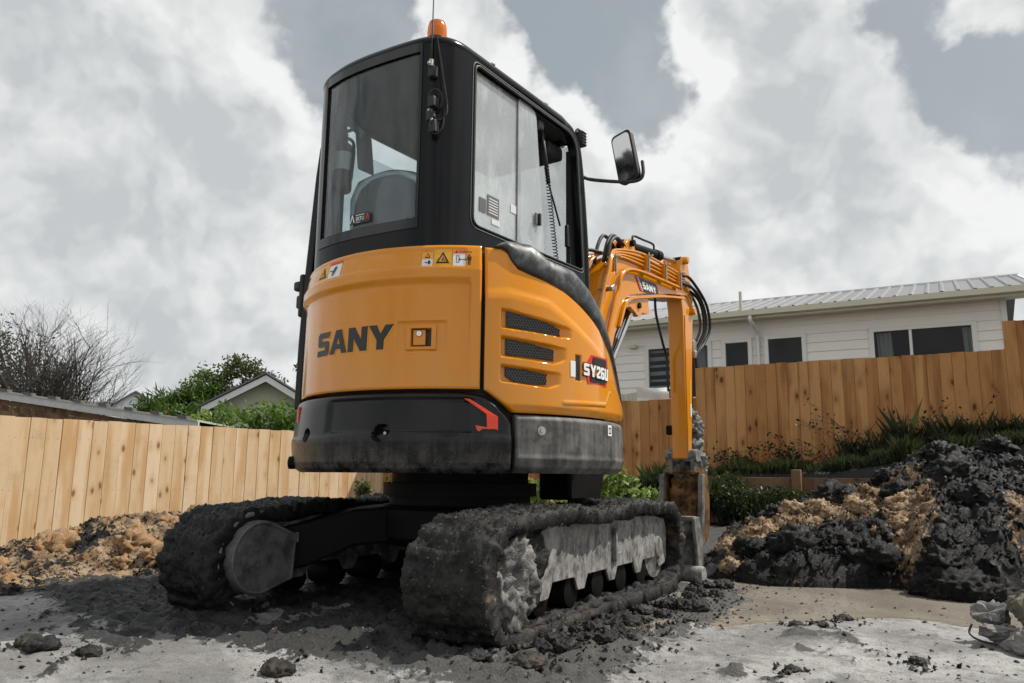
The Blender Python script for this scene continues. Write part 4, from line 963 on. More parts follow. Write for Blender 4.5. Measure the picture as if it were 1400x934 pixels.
# ================================================================== boom, stick, bucket
M['hose'] = plain('dusty_hose', (.10, .085, .07), .6)
UC = .15
bside = lambda p, q, h: (UC + h, p, q)
def plate(poly, h0, h1, name, m, parent, bev=.006, holes=()): return U_if(MB().prism(poly, h0, h1, bside, holes).build(name, m, parent, bevel=bev), parent)
def U_if(o, parent): return U(o) if parent is EX else o
boomP = [(.74, .72), (.98, .72), (1.08, 1.05), (1.17, 1.32), (1.25, 1.50), (1.32, 1.635), (1.37, 1.695), (1.44, 1.735), (1.55, 1.765), (1.84, 1.83), (2.10, 1.875), (2.33, 1.915), (2.44, 1.93), (2.49, 1.96), (2.495, 2.0), (2.46, 2.035), (2.2, 2.04), (1.85, 2.04), (1.55, 2.03), (1.34, 1.99), (1.22, 1.93), (1.10, 1.80), (.98, 1.55), (.88, 1.25), (.78, .95)]
boom = plate(boomP, -.075, .075, 'boom', M['orange'], EX, .008)
ledge = [(1.255, 1.50), (1.325, 1.635), (1.375, 1.69), (1.45, 1.728), (1.56, 1.755), (1.85, 1.82), (2.10, 1.862), (2.33, 1.90), (2.36, 1.885), (2.1, 1.845), (1.86, 1.80), (1.57, 1.735), (1.46, 1.708), (1.39, 1.675), (1.345, 1.625), (1.27, 1.49)]
plate(ledge, -.09, .095, 'boom_flange', M['orange'], boom, .003)
for h0, h1 in ((-.075, -.045), (.045, .078)):
    plate([(1.34, 1.63), (1.37, 1.69), (1.52, 1.745), (1.72, 1.79), (1.735, 1.665), (1.70, 1.655), (1.62, 1.65), (1.60, 1.625), (1.56, 1.615), (1.50, 1.64), (1.44, 1.66), (1.38, 1.64)], h0, h1, 'cylinder_bracket', M['orange'], boom, .003)
    plate([(1.36, 1.99), (1.42, 2.08), (1.455, 2.12), (1.50, 2.135), (1.54, 2.12), (1.56, 2.08), (1.60, 2.02)], h0 * .8, h1 * .8, 'cylinder_lug', M['orange'], boom, .003)
for c_, r_ in (((1.50, 2.10), .022), ((1.57, 1.69), .02)): MB().lathe([(r_, -.09), (r_, .09)], (UC, c_[0], c_[1]), (1, 0, 0), 16).build('pin', M['steel_dark'], boom, smooth=.6)
# decal with the maker's name, laid along the arm
d0 = Vector((1.53, 1.885)); dx_ = Vector((.335, .012)); dy_ = Vector((.045, -.085))
def dec(p, q, h=0): v = d0 + dx_ * p + dy_ * (1 - q); return (UC + .0785 + h, v.x, v.y)

mb = MB(); mb.flat([(.10, 0), (1, 0), (.98, 1), (.0, 1)], lambda p, q: dec(p, q, .0005)); de = mb.build('decal', M['blackprint'], boom)
mb = MB(); mb.flat([(-.02, 1), (.06, 1), (.16, 0), (.08, 0)], lambda p, q: dec(p, q, .0012)); mb.build('print', M['redprint'], de)
mb = MB(); mb.flat([(.07, 1), (.10, 1), (.20, 0), (.17, 0)], lambda p, q: dec(p, q, .0012)); mb.build('print', M['white'], de)
write('SANY', lambda x, y, h: dec(.24 + x * 3.1 - .02 * y, .2 + y * 12, .001 + h), .045, .07, 1.0, 0, 0, .001).build('print', M['white'], de)
def rod(p0, p1, r, name, m, parent, n=18):
    o = MB().tube([p0, p1], r, n).build(name, m, parent, smooth=.7); return U_if(o, parent)
# arm cylinder along the top
AC = (UC, 1.50, 2.105); AE = (UC, 2.43, 2.205)
A_, B_ = Vector(AC), Vector(AE); dd = B_ - A_
rod(A_, A_ + dd * .60, .034, 'arm_cylinder_barrel', M['steel_dark'], boom); rod(A_ + dd * .56, A_ + dd * .64, .040, 'arm_cylinder_gland', M['steel_dark'], boom)
rod(A_ + dd * .62, B_, .017, 'arm_cylinder_rod', M['chrome'], boom); rod(B_ - Vector((.04, 0, 0)), B_ + Vector((.04, 0, 0)), .035, 'arm_cylinder_eye', M['steel_dark'], boom)
MB().tube(spline([A_ + dd * .12 + Vector((0.02, 0, .035)), A_ + dd * .14 + Vector((.02, 0, .075)), A_ + dd * .3 + Vector((.02, 0, .072)), A_ + dd * .48 + Vector((.02, 0, .065)), A_ + dd * .5 + Vector((.02, 0, .03))], 6), .008, 8).build('cylinder_pipe', M['rubber'], boom, smooth=pi)
# boom cylinder underneath
C0, C1 = Vector((UC, .96, .92)), Vector((UC, 1.57, 1.69)); dc = C1 - C0
rod(C0, C0 + dc * .66, .040, 'boom_cylinder_barrel', M['steel_dark'], boom); rod(C0 + dc * .64, C1, .022, 'boom_cylinder_rod', M['chrome'], boom)
rod(C0 + dc * .25 + Vector((.055, -.01, .01)), C0 + dc * .93 + Vector((.05, -.01, .01)), .016, 'boom_cylinder_guard', M['chrome'], boom)
# hard pipes down the right of the boom
def pipe(pts, r, name, m, parent=boom, n=8, k=6): return MB().tube(spline(pts, k), r, n).build(name, m, parent, smooth=pi)
for i in range(4):
    o_ = .022 * i
    pipe([(UC + .095 + .01 * i, .86 - o_, 1.15), (UC + .095 + .01 * i, 1.03 - o_, 1.62), (UC + .095 + .01 * i, 1.12 - o_, 1.80), (UC + .09 + .005 * i, 1.20 - o_, 1.905 + o_ * .4), (UC + .085, 1.30 - o_ * .5, 1.955 + o_ * .6), (UC + .085, 1.6, 1.975 + o_ * 1.2), (UC + .085, 2.0, 1.985 + o_ * 1.2), (UC + .085, 2.36, 1.985 + o_ * 1.1)], .0095, 'hydraulic_pipe', M['orange'])
pipe([(UC + .10, 1.05, 1.35), (UC + .10, 1.17, 1.62), (UC + .10, 1.235, 1.72), (UC + .10, 1.27, 1.82), (UC + .10, 1.37, 1.885), (UC + .10, 1.55, 1.915), (UC + .10, 1.85, 1.93), (UC + .10, 2.25, 1.945)], .014, 'hydraulic_pipe', M['orange'])
for i in range(5):
    pipe([(UC - .04 - .03 * i, .80, 1.20), (UC - .03 - .03 * i, .93, 1.62), (UC - .02 - .028 * i, 1.06, 1.86), (UC - .02 - .02 * i, 1.2, 1.965), (UC - .02 - .02 * i, 1.36, 2.02)], .011, 'hydraulic_pipe', M['orange'])
for yy, zz in ((1.17, 1.86), (1.66, 1.985), (1.95, 1.99), (2.22, 1.99)):
    mb = MB().box((UC + .088, yy, zz + .02), (.05, .03, .10)); mb.build('pipe_clamp', M['orange'], boom, bevel=.003)
    MB().lathe([(.008, 0), (.008, .03), (.004, .035)], (UC + .115, yy, zz + .06), (1, 0, 0), 8).build('clamp_bolt', M['zinc'], boom)
    MB().tube([(UC + .118, yy, zz - .05), (UC + .118, yy, zz + .085)], .006, 8).build('clamp_bolt', M['zinc'], boom)
mb = MB().box((UC + .10, 1.07, 1.70), (.10, .05, .03), Matrix.Rotation(.5, 3, 'X')); mb.build('pipe_clamp', M['zinc'], boom, bevel=.004)
for i, (dx2, y1) in enumerate(((.06, .0), (.035, .02), (-.03, .03))):
    pipe([(UC + dx2, 1.16, 1.90), (UC + dx2, 1.21, 2.03), (UC + dx2, 1.29, 2.085 + y1), (UC + dx2 * .9, 1.40, 2.07 + y1 * .6), (UC + dx2 * .8, 1.52, 2.01), (UC + .07, 1.62, 2.0)], .012, 'hydraulic_hose', M['rubber'])
pipe([(UC - .06, .95, 1.80), (UC - .04, 1.0, 1.93), (UC - .02, 1.08, 1.965), (UC, 1.2, 1.97)], .012, 'hydraulic_hose', M['rubber'])
# swing post
U(MB().prism([(.62, .45), (.98, .45), (1.04, .62), (1.02, .95), (.86, .98), (.72, .78), (.62, .72)], -.10, .10, bside).build('swing_post', M['steel_dark'], EX, bevel=.02))
# ---- stick
ST = plate([(2.395, .71), (2.385, 1.25), (2.375, 1.80), (2.345, 1.92), (2.335, 2.02), (2.36, 2.14), (2.40, 2.215), (2.455, 2.24), (2.50, 2.215), (2.545, 2.08), (2.585, 1.92), (2.575, 1.78), (2.535, 1.40), (2.50, 1.0), (2.475, .71)], -.06, .06, 'stick', M['orange'], EX, .006)
plate([(2.40, 1.78), (2.395, .75), (2.43, .75), (2.46, 1.2), (2.47, 1.72)], .0605, .066, 'stick_rib', M['orange'], ST, .003)
for c_ in ((2.42, 1.985), (2.43, 2.205), (2.545, 1.83)): MB().lathe([(.03, -.10), (.03, .085), (.022, .095)], (UC, c_[0], c_[1]), (1, 0, 0), 18).build('pin', M['orange'], ST, smooth=.6)
mb = MB(); mb.prism([(2.455, 1.12), (2.478, 1.12), (2.480, 1.30), (2.457, 1.30)], .0665, .068, bside); mb.build('warning_sticker', M['yellowprint'], ST)
mb = MB(); mb.prism([(2.453, 1.02), (2.476, 1.02), (2.478, 1.115), (2.455, 1.115)], .0665, .068, bside); mb.build('warning_sticker', M['white'], ST)
# bucket cylinder on the front of the stick, and the hoses that feed it
BC0, BC1 = Vector((UC, 2.60, 1.62)), Vector((UC, 2.60, .95))
rod(BC0, BC1, .030, 'bucket_cylinder', M['steel_dark'], ST)
rod(BC1, (UC, 2.58, .72), .016, 'bucket_cylinder_rod', M['mudgrey'], ST)
mb = MB().box((UC + .03, 2.60, 1.56), (.07, .06, .10)); mb.box((UC + .06, 2.60, 1.50), (.03, .05, .06)); mb.build('valve_block', M['zinc'], ST, bevel=.006)
for i, (b, c, x) in enumerate(((.02, .0, .10), (.09, .02, .085), (.15, -.01, .06), (.12, .04, .03), (.18, .06, .10))):
    pipe([(UC + x, 2.28, 1.99 + c), (UC + x, 2.44, 2.0 + c), (UC + x + .01, 2.58 + b * .6, 1.95), (UC + x + .01, 2.70 + b * .5, 1.84), (UC + x, 2.73 + b * .5, 1.72), (UC + x - .02, 2.68 + b * .3, 1.60), (UC + x - .03, 2.61, 1.50), (UC + x - .03, 2.60, 1.40)], .0115, 'hydraulic_hose', M['hose'] if i % 2 else M['rubber'], ST)
pipe([(UC - .02, 2.06, 1.86), (UC - .03, 2.09, 1.74), (UC - .04, 2.22, 1.55), (UC - .05, 2.31, 1.45), (UC - .05, 2.32, 1.30), (UC - .05, 2.33, 1.2)], .010, 'hydraulic_hose', M['rubber'], ST)
mb = MB().box((UC - .08, 2.40, .92), (.04, .05, .07)); mb.build('stick_stop', M['steel_dark'], ST, bevel=.01)
# ---- muddy linkage
def blob(c, r, sq=(1, 1, 1), amp=.35, sc=9, n=3, seed=0, cut=None):
    import bmesh
    bm = bmesh.new(); bmesh.ops.create_icosphere(bm, subdivisions=n, radius=1.0)
    V = np.array([v.co[:] for v in bm.verts]); F = np.array([[v.index for v in f.verts] for f in bm.faces]); bm.free()
    q = V * np.array(sq) * r; d = (fbm(q + seed * 3.1, sc, 5, .6) * .55 + np.maximum(0, billow(q + seed, sc * 1.8, 4, .6)) * .38 + fbm(q + seed, sc * 7, 3, .6) * .13) * amp * r
    q = q + V * d[:, None]
    return q + np.array(c), F
def blobs(lst, name, m, parent=None, kind=None):
    Vs, Fs, o = [], [], 0
    for a in lst:
        V, F = blob(*a[0], **a[1]); Vs.append(V); Fs.append(F + o); o += len(V)
    me = npmesh(name, np.concatenate(Vs), np.concatenate(Fs)); ob = link(name, me, m, parent, smooth=pi)
    return ob
lk = []
for i, (v_, z_, r_) in enumerate(((2.585, 1.02, .05), (2.59, .93, .055), (2.60, .85, .05), (2.57, .80, .06), (2.62, .78, .06), (2.66, .74, .05), (2.55, .70, .07), (2.62, .66, .07), (2.50, .64, .06), (2.58, .60, .06), (2.68, .66, .05))):
    lk.append((((UC + .03 * math.sin(i * 2.3), v_, z_), r_), dict(seed=i, amp=.85, sc=34, sq=(1.1, .9, 1.2), n=4)))
blobs(lk, 'muddy_linkage', M['mudgrey'], ST)
for s_ in (-.085, .085):
    mb = MB(); mb.tube([(UC + s_, 2.45, .74), (UC + s_, 2.62, .66)], .02, 10); mb.tube([(UC + s_, 2.60, .80), (UC + s_, 2.63, .58)], .018, 10); mb.build('bucket_link', M['mudgrey'], ST, smooth=pi)
mb = MB().lathe([(.045, -.12), (.045, .12)], (UC, 2.44, .735), (1, 0, 0), 18); mb.build('pin', M['mudsteel'], ST, smooth=.6)
# ---- bucket: curved shell, two cheeks, teeth; mouth towards the machine
BK = U(empty('bucket', (0, 0, 0), parent=EX)); HW = .135
sect = [(2.43, .60), (2.465, .63), (2.51, .615), (2.54, .55), (2.55, .44), (2.545, .32), (2.53, .22), (2.50, .15), (2.45, .12), (2.39, .12)]
M['rustclay'] = mat('clay_smeared_steel', f_mud((.05, .028, .014), (.20, .10, .038), (.33, .24, .16), .05))
SP = [(q.x, q.y) for q in spline([(a, b, 0) for a, b in sect], 5)]
mb = MB(); n_ = len(SP)
def offs(i, d):
    a = Vector(SP[max(i - 1, 0)]); b = Vector(SP[min(i + 1, n_ - 1)]); t_ = (b - a).normalized(); return Vector(SP[i]) + Vector((-t_.y, t_.x)) * d
vs = [(UC + s_ * HW, *offs(i, d)) for i in range(n_) for s_, d in ((-1, 0), (1, 0), (1, .02), (-1, .02))]
fs = [(i * 4 + k, i * 4 + (k + 1) % 4, (i + 1) * 4 + (k + 1) % 4, (i + 1) * 4 + k) for i in range(n_ - 1) for k in range(4)] + [(0, 1, 2, 3), tuple(4 * n_ - 4 + k for k in range(4))]
mb.add(vs, fs).build('bucket_shell', M['rustclay'], BK, smooth=.7)
for s_ in (-1, 1):
    mb = MB(); mb.prism(SP, HW - .002, HW + .02, lambda p, q, h: (UC + s_ * h, p, q)); mb.build('bucket_cheek', M['rustclay'], BK, bevel=.004)
    mb = MB(); mb.prism([(2.40, .60), (2.44, .60), (2.40, .12), (2.34, .10)], HW - .004, HW + .032, lambda p, q, h: (UC + s_ * h, p, q)); mb.build('side_cutter', M['mudgrey'], BK, bevel=.004)
    mb = MB(); mb.prism([(2.42, .60), (2.50, .655), (2.50, .74), (2.44, .775), (2.40, .74)], .07, .10, lambda p, q, h: (UC + s_ * h, p, q)); mb.build('bucket_ear', M['mudgrey'], BK, bevel=.004)
for i in range(4):
    mb = MB(); mb.prism([(2.40, .10), (2.36, .15), (2.26, .105), (2.26, .098)], -.022, .022, lambda p, q, h: (UC - .105 + .07 * i + h, p, q)); mb.build('bucket_tooth', M['mudsteel'], BK)
blobs([(((UC - .02, 2.50, .45), .11), dict(sq=(.9, .5, 1.2), amp=.5, sc=8, seed=41, n=4)), (((UC + .04, 2.49, .33), .09), dict(sq=(.8, .6, 1), amp=.5, sc=8, seed=43, n=4)), (((UC + .02, 2.50, .55), .09), dict(sq=(1.2, .4, .6), amp=.5, sc=9, seed=44, n=4))], 'stuck_clay', M['rustclay'], BK)

# ================================================================== undercarriage
YS, YI, RR = -.822, .80, .218
def loop_pts(n=560):
    L1 = YI - YS; C_ = pi * RR; tot = 2 * L1 + 2 * C_; out = []
    for i in range(n):
        s_ = tot * i / n
        if s_ < L1: p = (YS + s_, 0.0); nn = (0, -1)
        elif s_ < L1 + C_:
            a = (s_ - L1) / RR - pi / 2; nn = (cos(a), sin(a)); p = (YI + RR * nn[0], RR + RR * nn[1])
        elif s_ < 2 * L1 + C_: p = (YI - (s_ - L1 - C_), 2 * RR); nn = (0, 1)
        else:
            a = (s_ - 2 * L1 - C_) / RR + pi / 2; nn = (cos(a), sin(a)); p = (YS + RR * nn[0], RR + RR * nn[1])
        out.append((p[0], p[1], nn[0], nn[1], s_))
    return np.array(out)
def track_belt(sx, m, seed, parent):
    """rubber belt caked in mud; sx side (+1 right)"""
    L = loop_pts(620); W2 = .15
    cs = [(w_, 0.0) for w_ in np.linspace(-W2, W2, 44)] + [(W2 + .006, -.010), (W2 + .008, -.024), (W2 + .004, -.040)] + [(w_, -.044) for w_ in np.linspace(W2 - .004, -W2 + .004, 22)] + [(-W2 - .004, -.040), (-W2 - .008, -.024), (-W2 - .006, -.010)]
    cs = np.array(cs); ns, nc = len(L), len(cs)
    wv = cs[None, :, 0] + 0 * L[:, :1]; dv_ = cs[None, :, 1] + 0 * L[:, :1]
    py = L[:, 0][:, None] + L[:, 2][:, None] * dv_; pz = L[:, 1][:, None] + L[:, 3][:, None] * dv_; px = sx * .625 + wv
    P = np.stack([px, py, pz], -1)
    outer = (dv_ > -.03).astype(float); inner = 1 - outer
    lug = sstep(np.abs(((L[:, 4][:, None] + .02 * np.abs(wv) / .15) / .092) % 1 - .5), .32, .14)
    nz = fbm(P + seed, 7, 5, .55); bl = np.maximum(0, billow(P + seed, 16, 4, .55)); hi = fbm(P + seed, 55, 3, .6)
    dsp = outer * (.000 + .014 * lug * sstep(nz, .5, -.4) + .008 * nz + .006 * bl + .0035 * hi + .002 * fbm(P, 120, 2))
    dsp += inner * (.006 * np.maximum(nz, 0) + .006 * bl)
    end = np.abs(L[:, 2])[:, None]; dsp = dsp + outer * end * (.006 + .012 * sstep(nz, -.2, .6))
    ew = np.sign(wv) * sstep(np.abs(wv), .13, .152) * (.005 * nz + .007 * bl + .005 * hi)
    sgn = np.where(inner > 0, -1.0, 1.0)
    py = py + L[:, 2][:, None] * dsp * sgn; pz = pz + L[:, 3][:, None] * dsp * sgn; px = px + ew
    # the lower run is pressed into the ground; sag in the upper run
    pz = np.where((L[:, 3][:, None] < -.3) & (outer > 0), np.maximum(pz, -.012 + .004 * nz), pz)
    top = sstep(L[:, 3], .5, 1)[:, None]; pz = pz + top * (-.010 * np.cos((py - YS) / (YI - YS) * 4 * pi) + .012 * (py - YS) / (YI - YS))
    V = np.stack([px, py, pz], -1).reshape(-1, 3)
    me = npmesh('track_belt', V, gridfaces(ns, nc, True, True)); return link('track_belt', me, m, parent, smooth=pi)
def track(sx, m, seed):
    T = empty('track', (0, 0, 0), parent=EX)
    track_belt(sx, m, seed, T)
    for face, inn in ((.085, 1), (-.085, -1)):                       # outer and inner frame plates with roller windows below
        xx = sx * (.625 + face * sx * 1)
        pts = [(-.66, .165), (-.60, .115), (-.49, .115)]
        for i in range(4):
            y0 = -.47 + i * .335
            pts += [(y0, .118), (y0 + .035, .172), (y0 + .235, .172), (y0 + .27, .118)]
        pts += [(.90, .13), (.93, .16), (.94, .31), (.90, .36), (.70, .385), (-.45, .385), (-.60, .355), (-.66, .30)]
        N_ = 120; mbp = MB()
        mbp.prism(pts, -.006, .006, lambda p, q, h: (.625 * sx + face + h, p, q)); mbp.build('track_frame_plate', M['mudsteel'], T, bevel=.004)
    mbp = MB().box((sx * .625, .05, .345), (.165, 1.3, .03)); mbp.build('track_frame_top', M['mudsteel'], T)
    for y_ in np.linspace(-.50, .60, 5): MB().lathe([(.05, -.075), (.065, -.07), (.065, .07), (.05, .075)], (sx * .625, y_, .115), (1, 0, 0), 20).build('track_roller', M['steel_dark'], T, smooth=.6)
    MB().lathe([(.05, -.10), (.06, -.09), (.15, -.07), (.155, .07), (.06, .09), (.05, .10)], (sx * .625, YI, RR), (1, 0, 0), 32).build('idler_wheel', M['mudsteel'], T, smooth=.6)
    MB().lathe([(.10, -.11), (.14, -.09), (.155, -.03), (.155, .03), (.14, .09), (.10, .11)], (sx * .625, YS, RR), (1, 0, 0), 32).build('drive_sprocket', M['mudsteel'], T, smooth=.6)
    return T
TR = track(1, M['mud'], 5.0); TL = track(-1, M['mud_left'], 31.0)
# ribs and mud caked on the right frame
mb = MB(); mb.prism([(.17, .20), (.235, .215), (.235, .24), (.195, .235), (.195, .345), (.17, .345)], 0, .022, lambda p, q, h: (.716 + h, p, q)); mb.build('frame_rib', M['mudsteel'], TR, bevel=.004)
def crust(path, r, name, m, parent, seed, sub=3):
    """ridge of dried mud along a line"""
    Q = [Vector(q) for q in path]; L = []
    for a, b in zip(Q[:-1], Q[1:]):
        for k in range(sub): L.append(a.lerp(b, k / sub))
    mb = MB(); mb.tube(L, [r] * len(L), 16); V = np.array(mb.v); ce = np.repeat(np.array([q[:] for q in L]), 16, 0); nn = (V - ce) / r
    d_ = -.25 + .85 * fbm(ce + seed, 9, 3, .6) + .55 * fbm(V + seed, 24, 4, .65) + .35 * fbm(V + seed, 90, 3)
    V = V + nn * (d_ * r)[:, None]; mb.v = [tuple(q) for q in V]; return mb.build(name, m, parent, smooth=pi, fix=False)
crust([(.712 + .01 * sin(k * 2.1), -.60 + k * .1, .392 + .006 * sin(k * 1.7)) for k in range(16)], .014, 'mud_ridge', M['mud'], TR, 3, 8)
crust([(.745, -.70 + k * .1, .045 + .008 * sin(k * 1.3)) for k in range(17)], .024, 'mud_ridge', M['mud'], TR, 8, 8)
V, F = blob((.70, YS + .04, RR), .17, sq=(.30, .9, 1.05), amp=.32, sc=12, n=5, seed=77); link('caked_sprocket', npmesh('caked_sprocket', V, F), M['mudgrey'], TR, smooth=pi)
V, F = blob((.70, YS + .20, RR + .03), .11, sq=(.25, .9, 1.2), amp=.4, sc=14, n=4, seed=79); link('caked_mud', npmesh('caked_mud', V, F), M['mud'], TR, smooth=pi)
def belt_grains(T, sx, m, n, seed, name):
    """loose crumbs stuck to the outside of the belt"""
    r_ = np.random.default_rng(seed); ob = [c for c in T.children if c.name.startswith('track_belt')][0]; me = ob.data; N_ = len(me.vertices)
    co = np.empty(N_ * 3, np.float32); me.vertices.foreach_get('co', co); co = co.reshape(-1, 3); no = np.empty(N_ * 3, np.float32); me.vertex_normals.foreach_get('vector', no); no = no.reshape(-1, 3)
    ctr = np.array((0, 0, RR)); k = r_.integers(0, N_, n * 3); ok = (co[k, 2] > .03); k = k[ok][:n]; c = co[k]; n = len(k)
    base = np.array([(1, 0, 0), (-.5, .87, 0), (-.5, -.87, 0), (.3, .1, .8), (.0, -.35, .7), (-.25, .3, .75)]); Fb = np.array([(0, 1, 3), (1, 5, 3), (1, 2, 5), (2, 4, 5), (2, 0, 4), (0, 3, 4), (3, 5, 4)])
    q = r_.normal(size=(n, 3, 3)); q, _ = np.linalg.qr(q); rad = .0018 * (4.0 ** (r_.uniform(0, 1, n) ** 2.2)); V = base[None] * (1 + r_.normal(0, .25, (n, 6, 3))); V = np.einsum('nij,nkj->nki', q, V) * rad[:, None, None] + (c + no[k] * (rad * .2)[:, None])[:, None, :]
    o = link(name, npmesh(name, V.reshape(-1, 3), (Fb[None] + (np.arange(n) * 6)[:, None, None]).reshape(-1, 3)), m, T); o['kind'] = 'stuff'
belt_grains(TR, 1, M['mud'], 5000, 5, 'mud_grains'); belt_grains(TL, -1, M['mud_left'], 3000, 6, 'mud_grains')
# travel motor cover on the inside of the left track
DC = (YS - .015, RR + .015); pr = [(DC[0] + .155 * cos(radians(a)), DC[1] + .150 * sin(radians(a))) for a in range(62, 300, 7)] + [(DC[0] + .19, DC[1] - .105), (DC[0] + .20, DC[1] + .085)]
mc = MB(); mc.prism(pr, 0, .045, lambda p, q, h: (-.478 + h, p, q)); mcv = mc.build('motor_cover', M['mudsteel_dark'], TL, bevel=.006)
mb = MB(); mb.tube([(-.430, DC[0] + (a - DC[0]) * .94, DC[1] + (b - DC[1]) * .94) for a, b in pr], .007, 8, closed=True); mb.build('motor_cover_rim', M['mudsteel_dark'], TL, smooth=pi)
crust([(-.47, YS + .197 * cos(radians(a)), RR + .197 * sin(radians(a))) for a in range(70, 300, 8)], .008, 'mud_ridge', M['mudgrey'], TL, 21, 6)
for i, (y_, z_) in enumerate(((-.60, .30), (-.45, .33))):
    mb = MB().box((-.452, y_, z_), (.012, .05, .045)); mb.build('frame_tab', M['mudsteel'], TL, bevel=.004)
# centre frame, X legs, swing bearing
CF = empty('undercarriage', (0, 0, 0), parent=EX)
MB().lathe([(.36, .26), (.40, .30), (.40, .42), (.36, .44)], n=40).build('centre_frame', M['steel_dark'], CF, smooth=.5)
MB().lathe([(.34, .44), (.34, .48), (.37, .48), (.37, .54), (.33, .54), (.33, .60)], n=48).build('swing_bearing', M['steel_dark'], CF, smooth=.5)
for sx in (-1, 1):
    for sy in (-1, 1):
        p0 = Vector((sx * .20, sy * .18, .37)); p1 = Vector((sx * .50, sy * .52, .30)); d = p1 - p0
        mb = MB(); t_ = d.normalized(); s2 = Vector((-t_.y, t_.x, 0)).normalized(); vs = []
        for p, hw, zt, zb in ((p0, .17, .44, .28), (p0 + d * .55, .13, .42, .26), (p1, .10, .36, .17), (p1 + d * .25, .10, .34, .15)):
            vs += [p + s2 * hw + Vector((0, 0, zt - p.z)), p - s2 * hw + Vector((0, 0, zt - p.z)), p - s2 * hw + Vector((0, 0, zb - p.z)), p + s2 * hw + Vector((0, 0, zb - p.z))]
        fs = [(i * 4 + k, i * 4 + (k + 1) % 4, (i + 1) * 4 + (k + 1) % 4, (i + 1) * 4 + k) for i in range(3) for k in range(4)] + [(0, 3, 2, 1), (12, 13, 14, 15)]
        mb.add(vs, fs).build('frame_leg', M['steel_dark'], CF, bevel=.012)
mb = MB(); mb.add([(.10, -.50, .455), (.30, -.50, .455), (.34, -.38, .53), (.14, -.38, .53)], [(0, 1, 2, 3)])
# dozer blade
BL = empty('dozer_blade', (0, 0, 0), parent=EX)
bp = [(1.30, .35), (1.33, .345), (1.375, .25), (1.385, .15), (1.37, .06), (1.34, .0), (1.31, .0), (1.335, .06), (1.345, .15), (1.335, .25), (1.30, .33)]
MB().prism(bp, -.77, .77, lambda p, q, h: (h, p, q)).build('blade_plate', M['mudsteel'], BL, smooth=.6)
for sx in (-1, 1):
    MB().prism([(1.25, .345), (1.335, .352), (1.40, .25), (1.41, .12), (1.36, -.005), (1.30, -.005), (1.30, .10), (1.27, .2)], .765, .785, lambda p, q, h: (sx * h, p, q)).build('blade_end', M['mudgrey'], BL, bevel=.004)
    MB().box((sx * .30, 1.0, .24), (.08, .70, .10)).build('blade_arm', M['steel_dark'], BL, bevel=.01)
    MB().box((sx * .66, 1.315, .17), (.02, .05, .30)).build('blade_rib', M['mudsteel'], BL)
MB().box((0, 1.31, .34), (1.54, .06, .03)).build('blade_top', M['mudgrey'], BL, bevel=.006)
MB().lathe([(.04, -.16), (.045, -.15), (.045, .12), (.04, .13)], (.69, 1.30, .035), (1, -.1, 0), 16).build('blade_edge_lump', M['mudsteel'], BL, smooth=.8)
# ================================================================== heaps, clods and stones
def f_soil(t, b):
    cl = t.node('ShaderNodeAttribute', attribute_name='clay').outputs['Fac']
    n = t.noise(t.co, 7, 9, .68); n2 = t.noise(t.co, 48, 7, .7); n3 = t.noise(t.co, 160, 4, .6)
    dk = t.mix(t.rng(n, .35, .65), (.004, .004, .0043), (.016, .016, .0158)); dk = t.mix(t.math('MULTIPLY', t.rng(n2, .56, .74), .7), dk, (.075, .075, .075))
    tn = t.mix(t.rng(n, .35, .65), (.17, .10, .05), (.38, .28, .185)); tn = t.mix(t.math('MULTIPLY', t.rng(n2, .55, .7), .6), tn, (.50, .45, .39)); tn = t.mix(t.math('MULTIPLY', t.rng(n3, .56, .7), .6), tn, (.10, .05, .02))
    mk = t.rng(t.math('ADD', cl, t.math('MULTIPLY', t.math('SUBTRACT', t.noise(t.co, 20, 8, .7), .5), 3.6)), .44, .70)
    setp(t, b, col=t.mix(mk, dk, tn), rough=t.mix(mk, t.rng(n2, .3, .7, .34, .7), .85), spec=.2, nor=bump(t, t.math('ADD', n2, n3), .9, .01))
M['soil'] = mat('heaped_soil', f_soil)
def f_clay(t, b):
    n = t.noise(t.co, 8, 8, .65); n2 = t.noise(t.co, 42, 7, .7); n3 = t.noise(t.co, 3, 4)
    c = t.mix(t.rng(n, .35, .65), (.20, .12, .06), (.43, .32, .21)); c = t.mix(t.math('MULTIPLY', t.rng(n2, .55, .7), .65), c, (.58, .52, .45))
    c = t.mix(t.math('MULTIPLY', t.rng(n2, .49, .38), .9), c, (.055, .03, .015)); c = t.mix(t.math('MULTIPLY', t.rng(n3, .52, .66), .85), c, (.05, .047, .043))
    setp(t, b, col=c, rough=.88, spec=.3, nor=bump(t, n2, .8, .01))
M['clay'] = mat('tan_clay', f_clay)
M['clay_brown'] = plain('orange_brown_clay', (.33, .20, .10), .9, var=.6, sc=22, bmp=1.0)
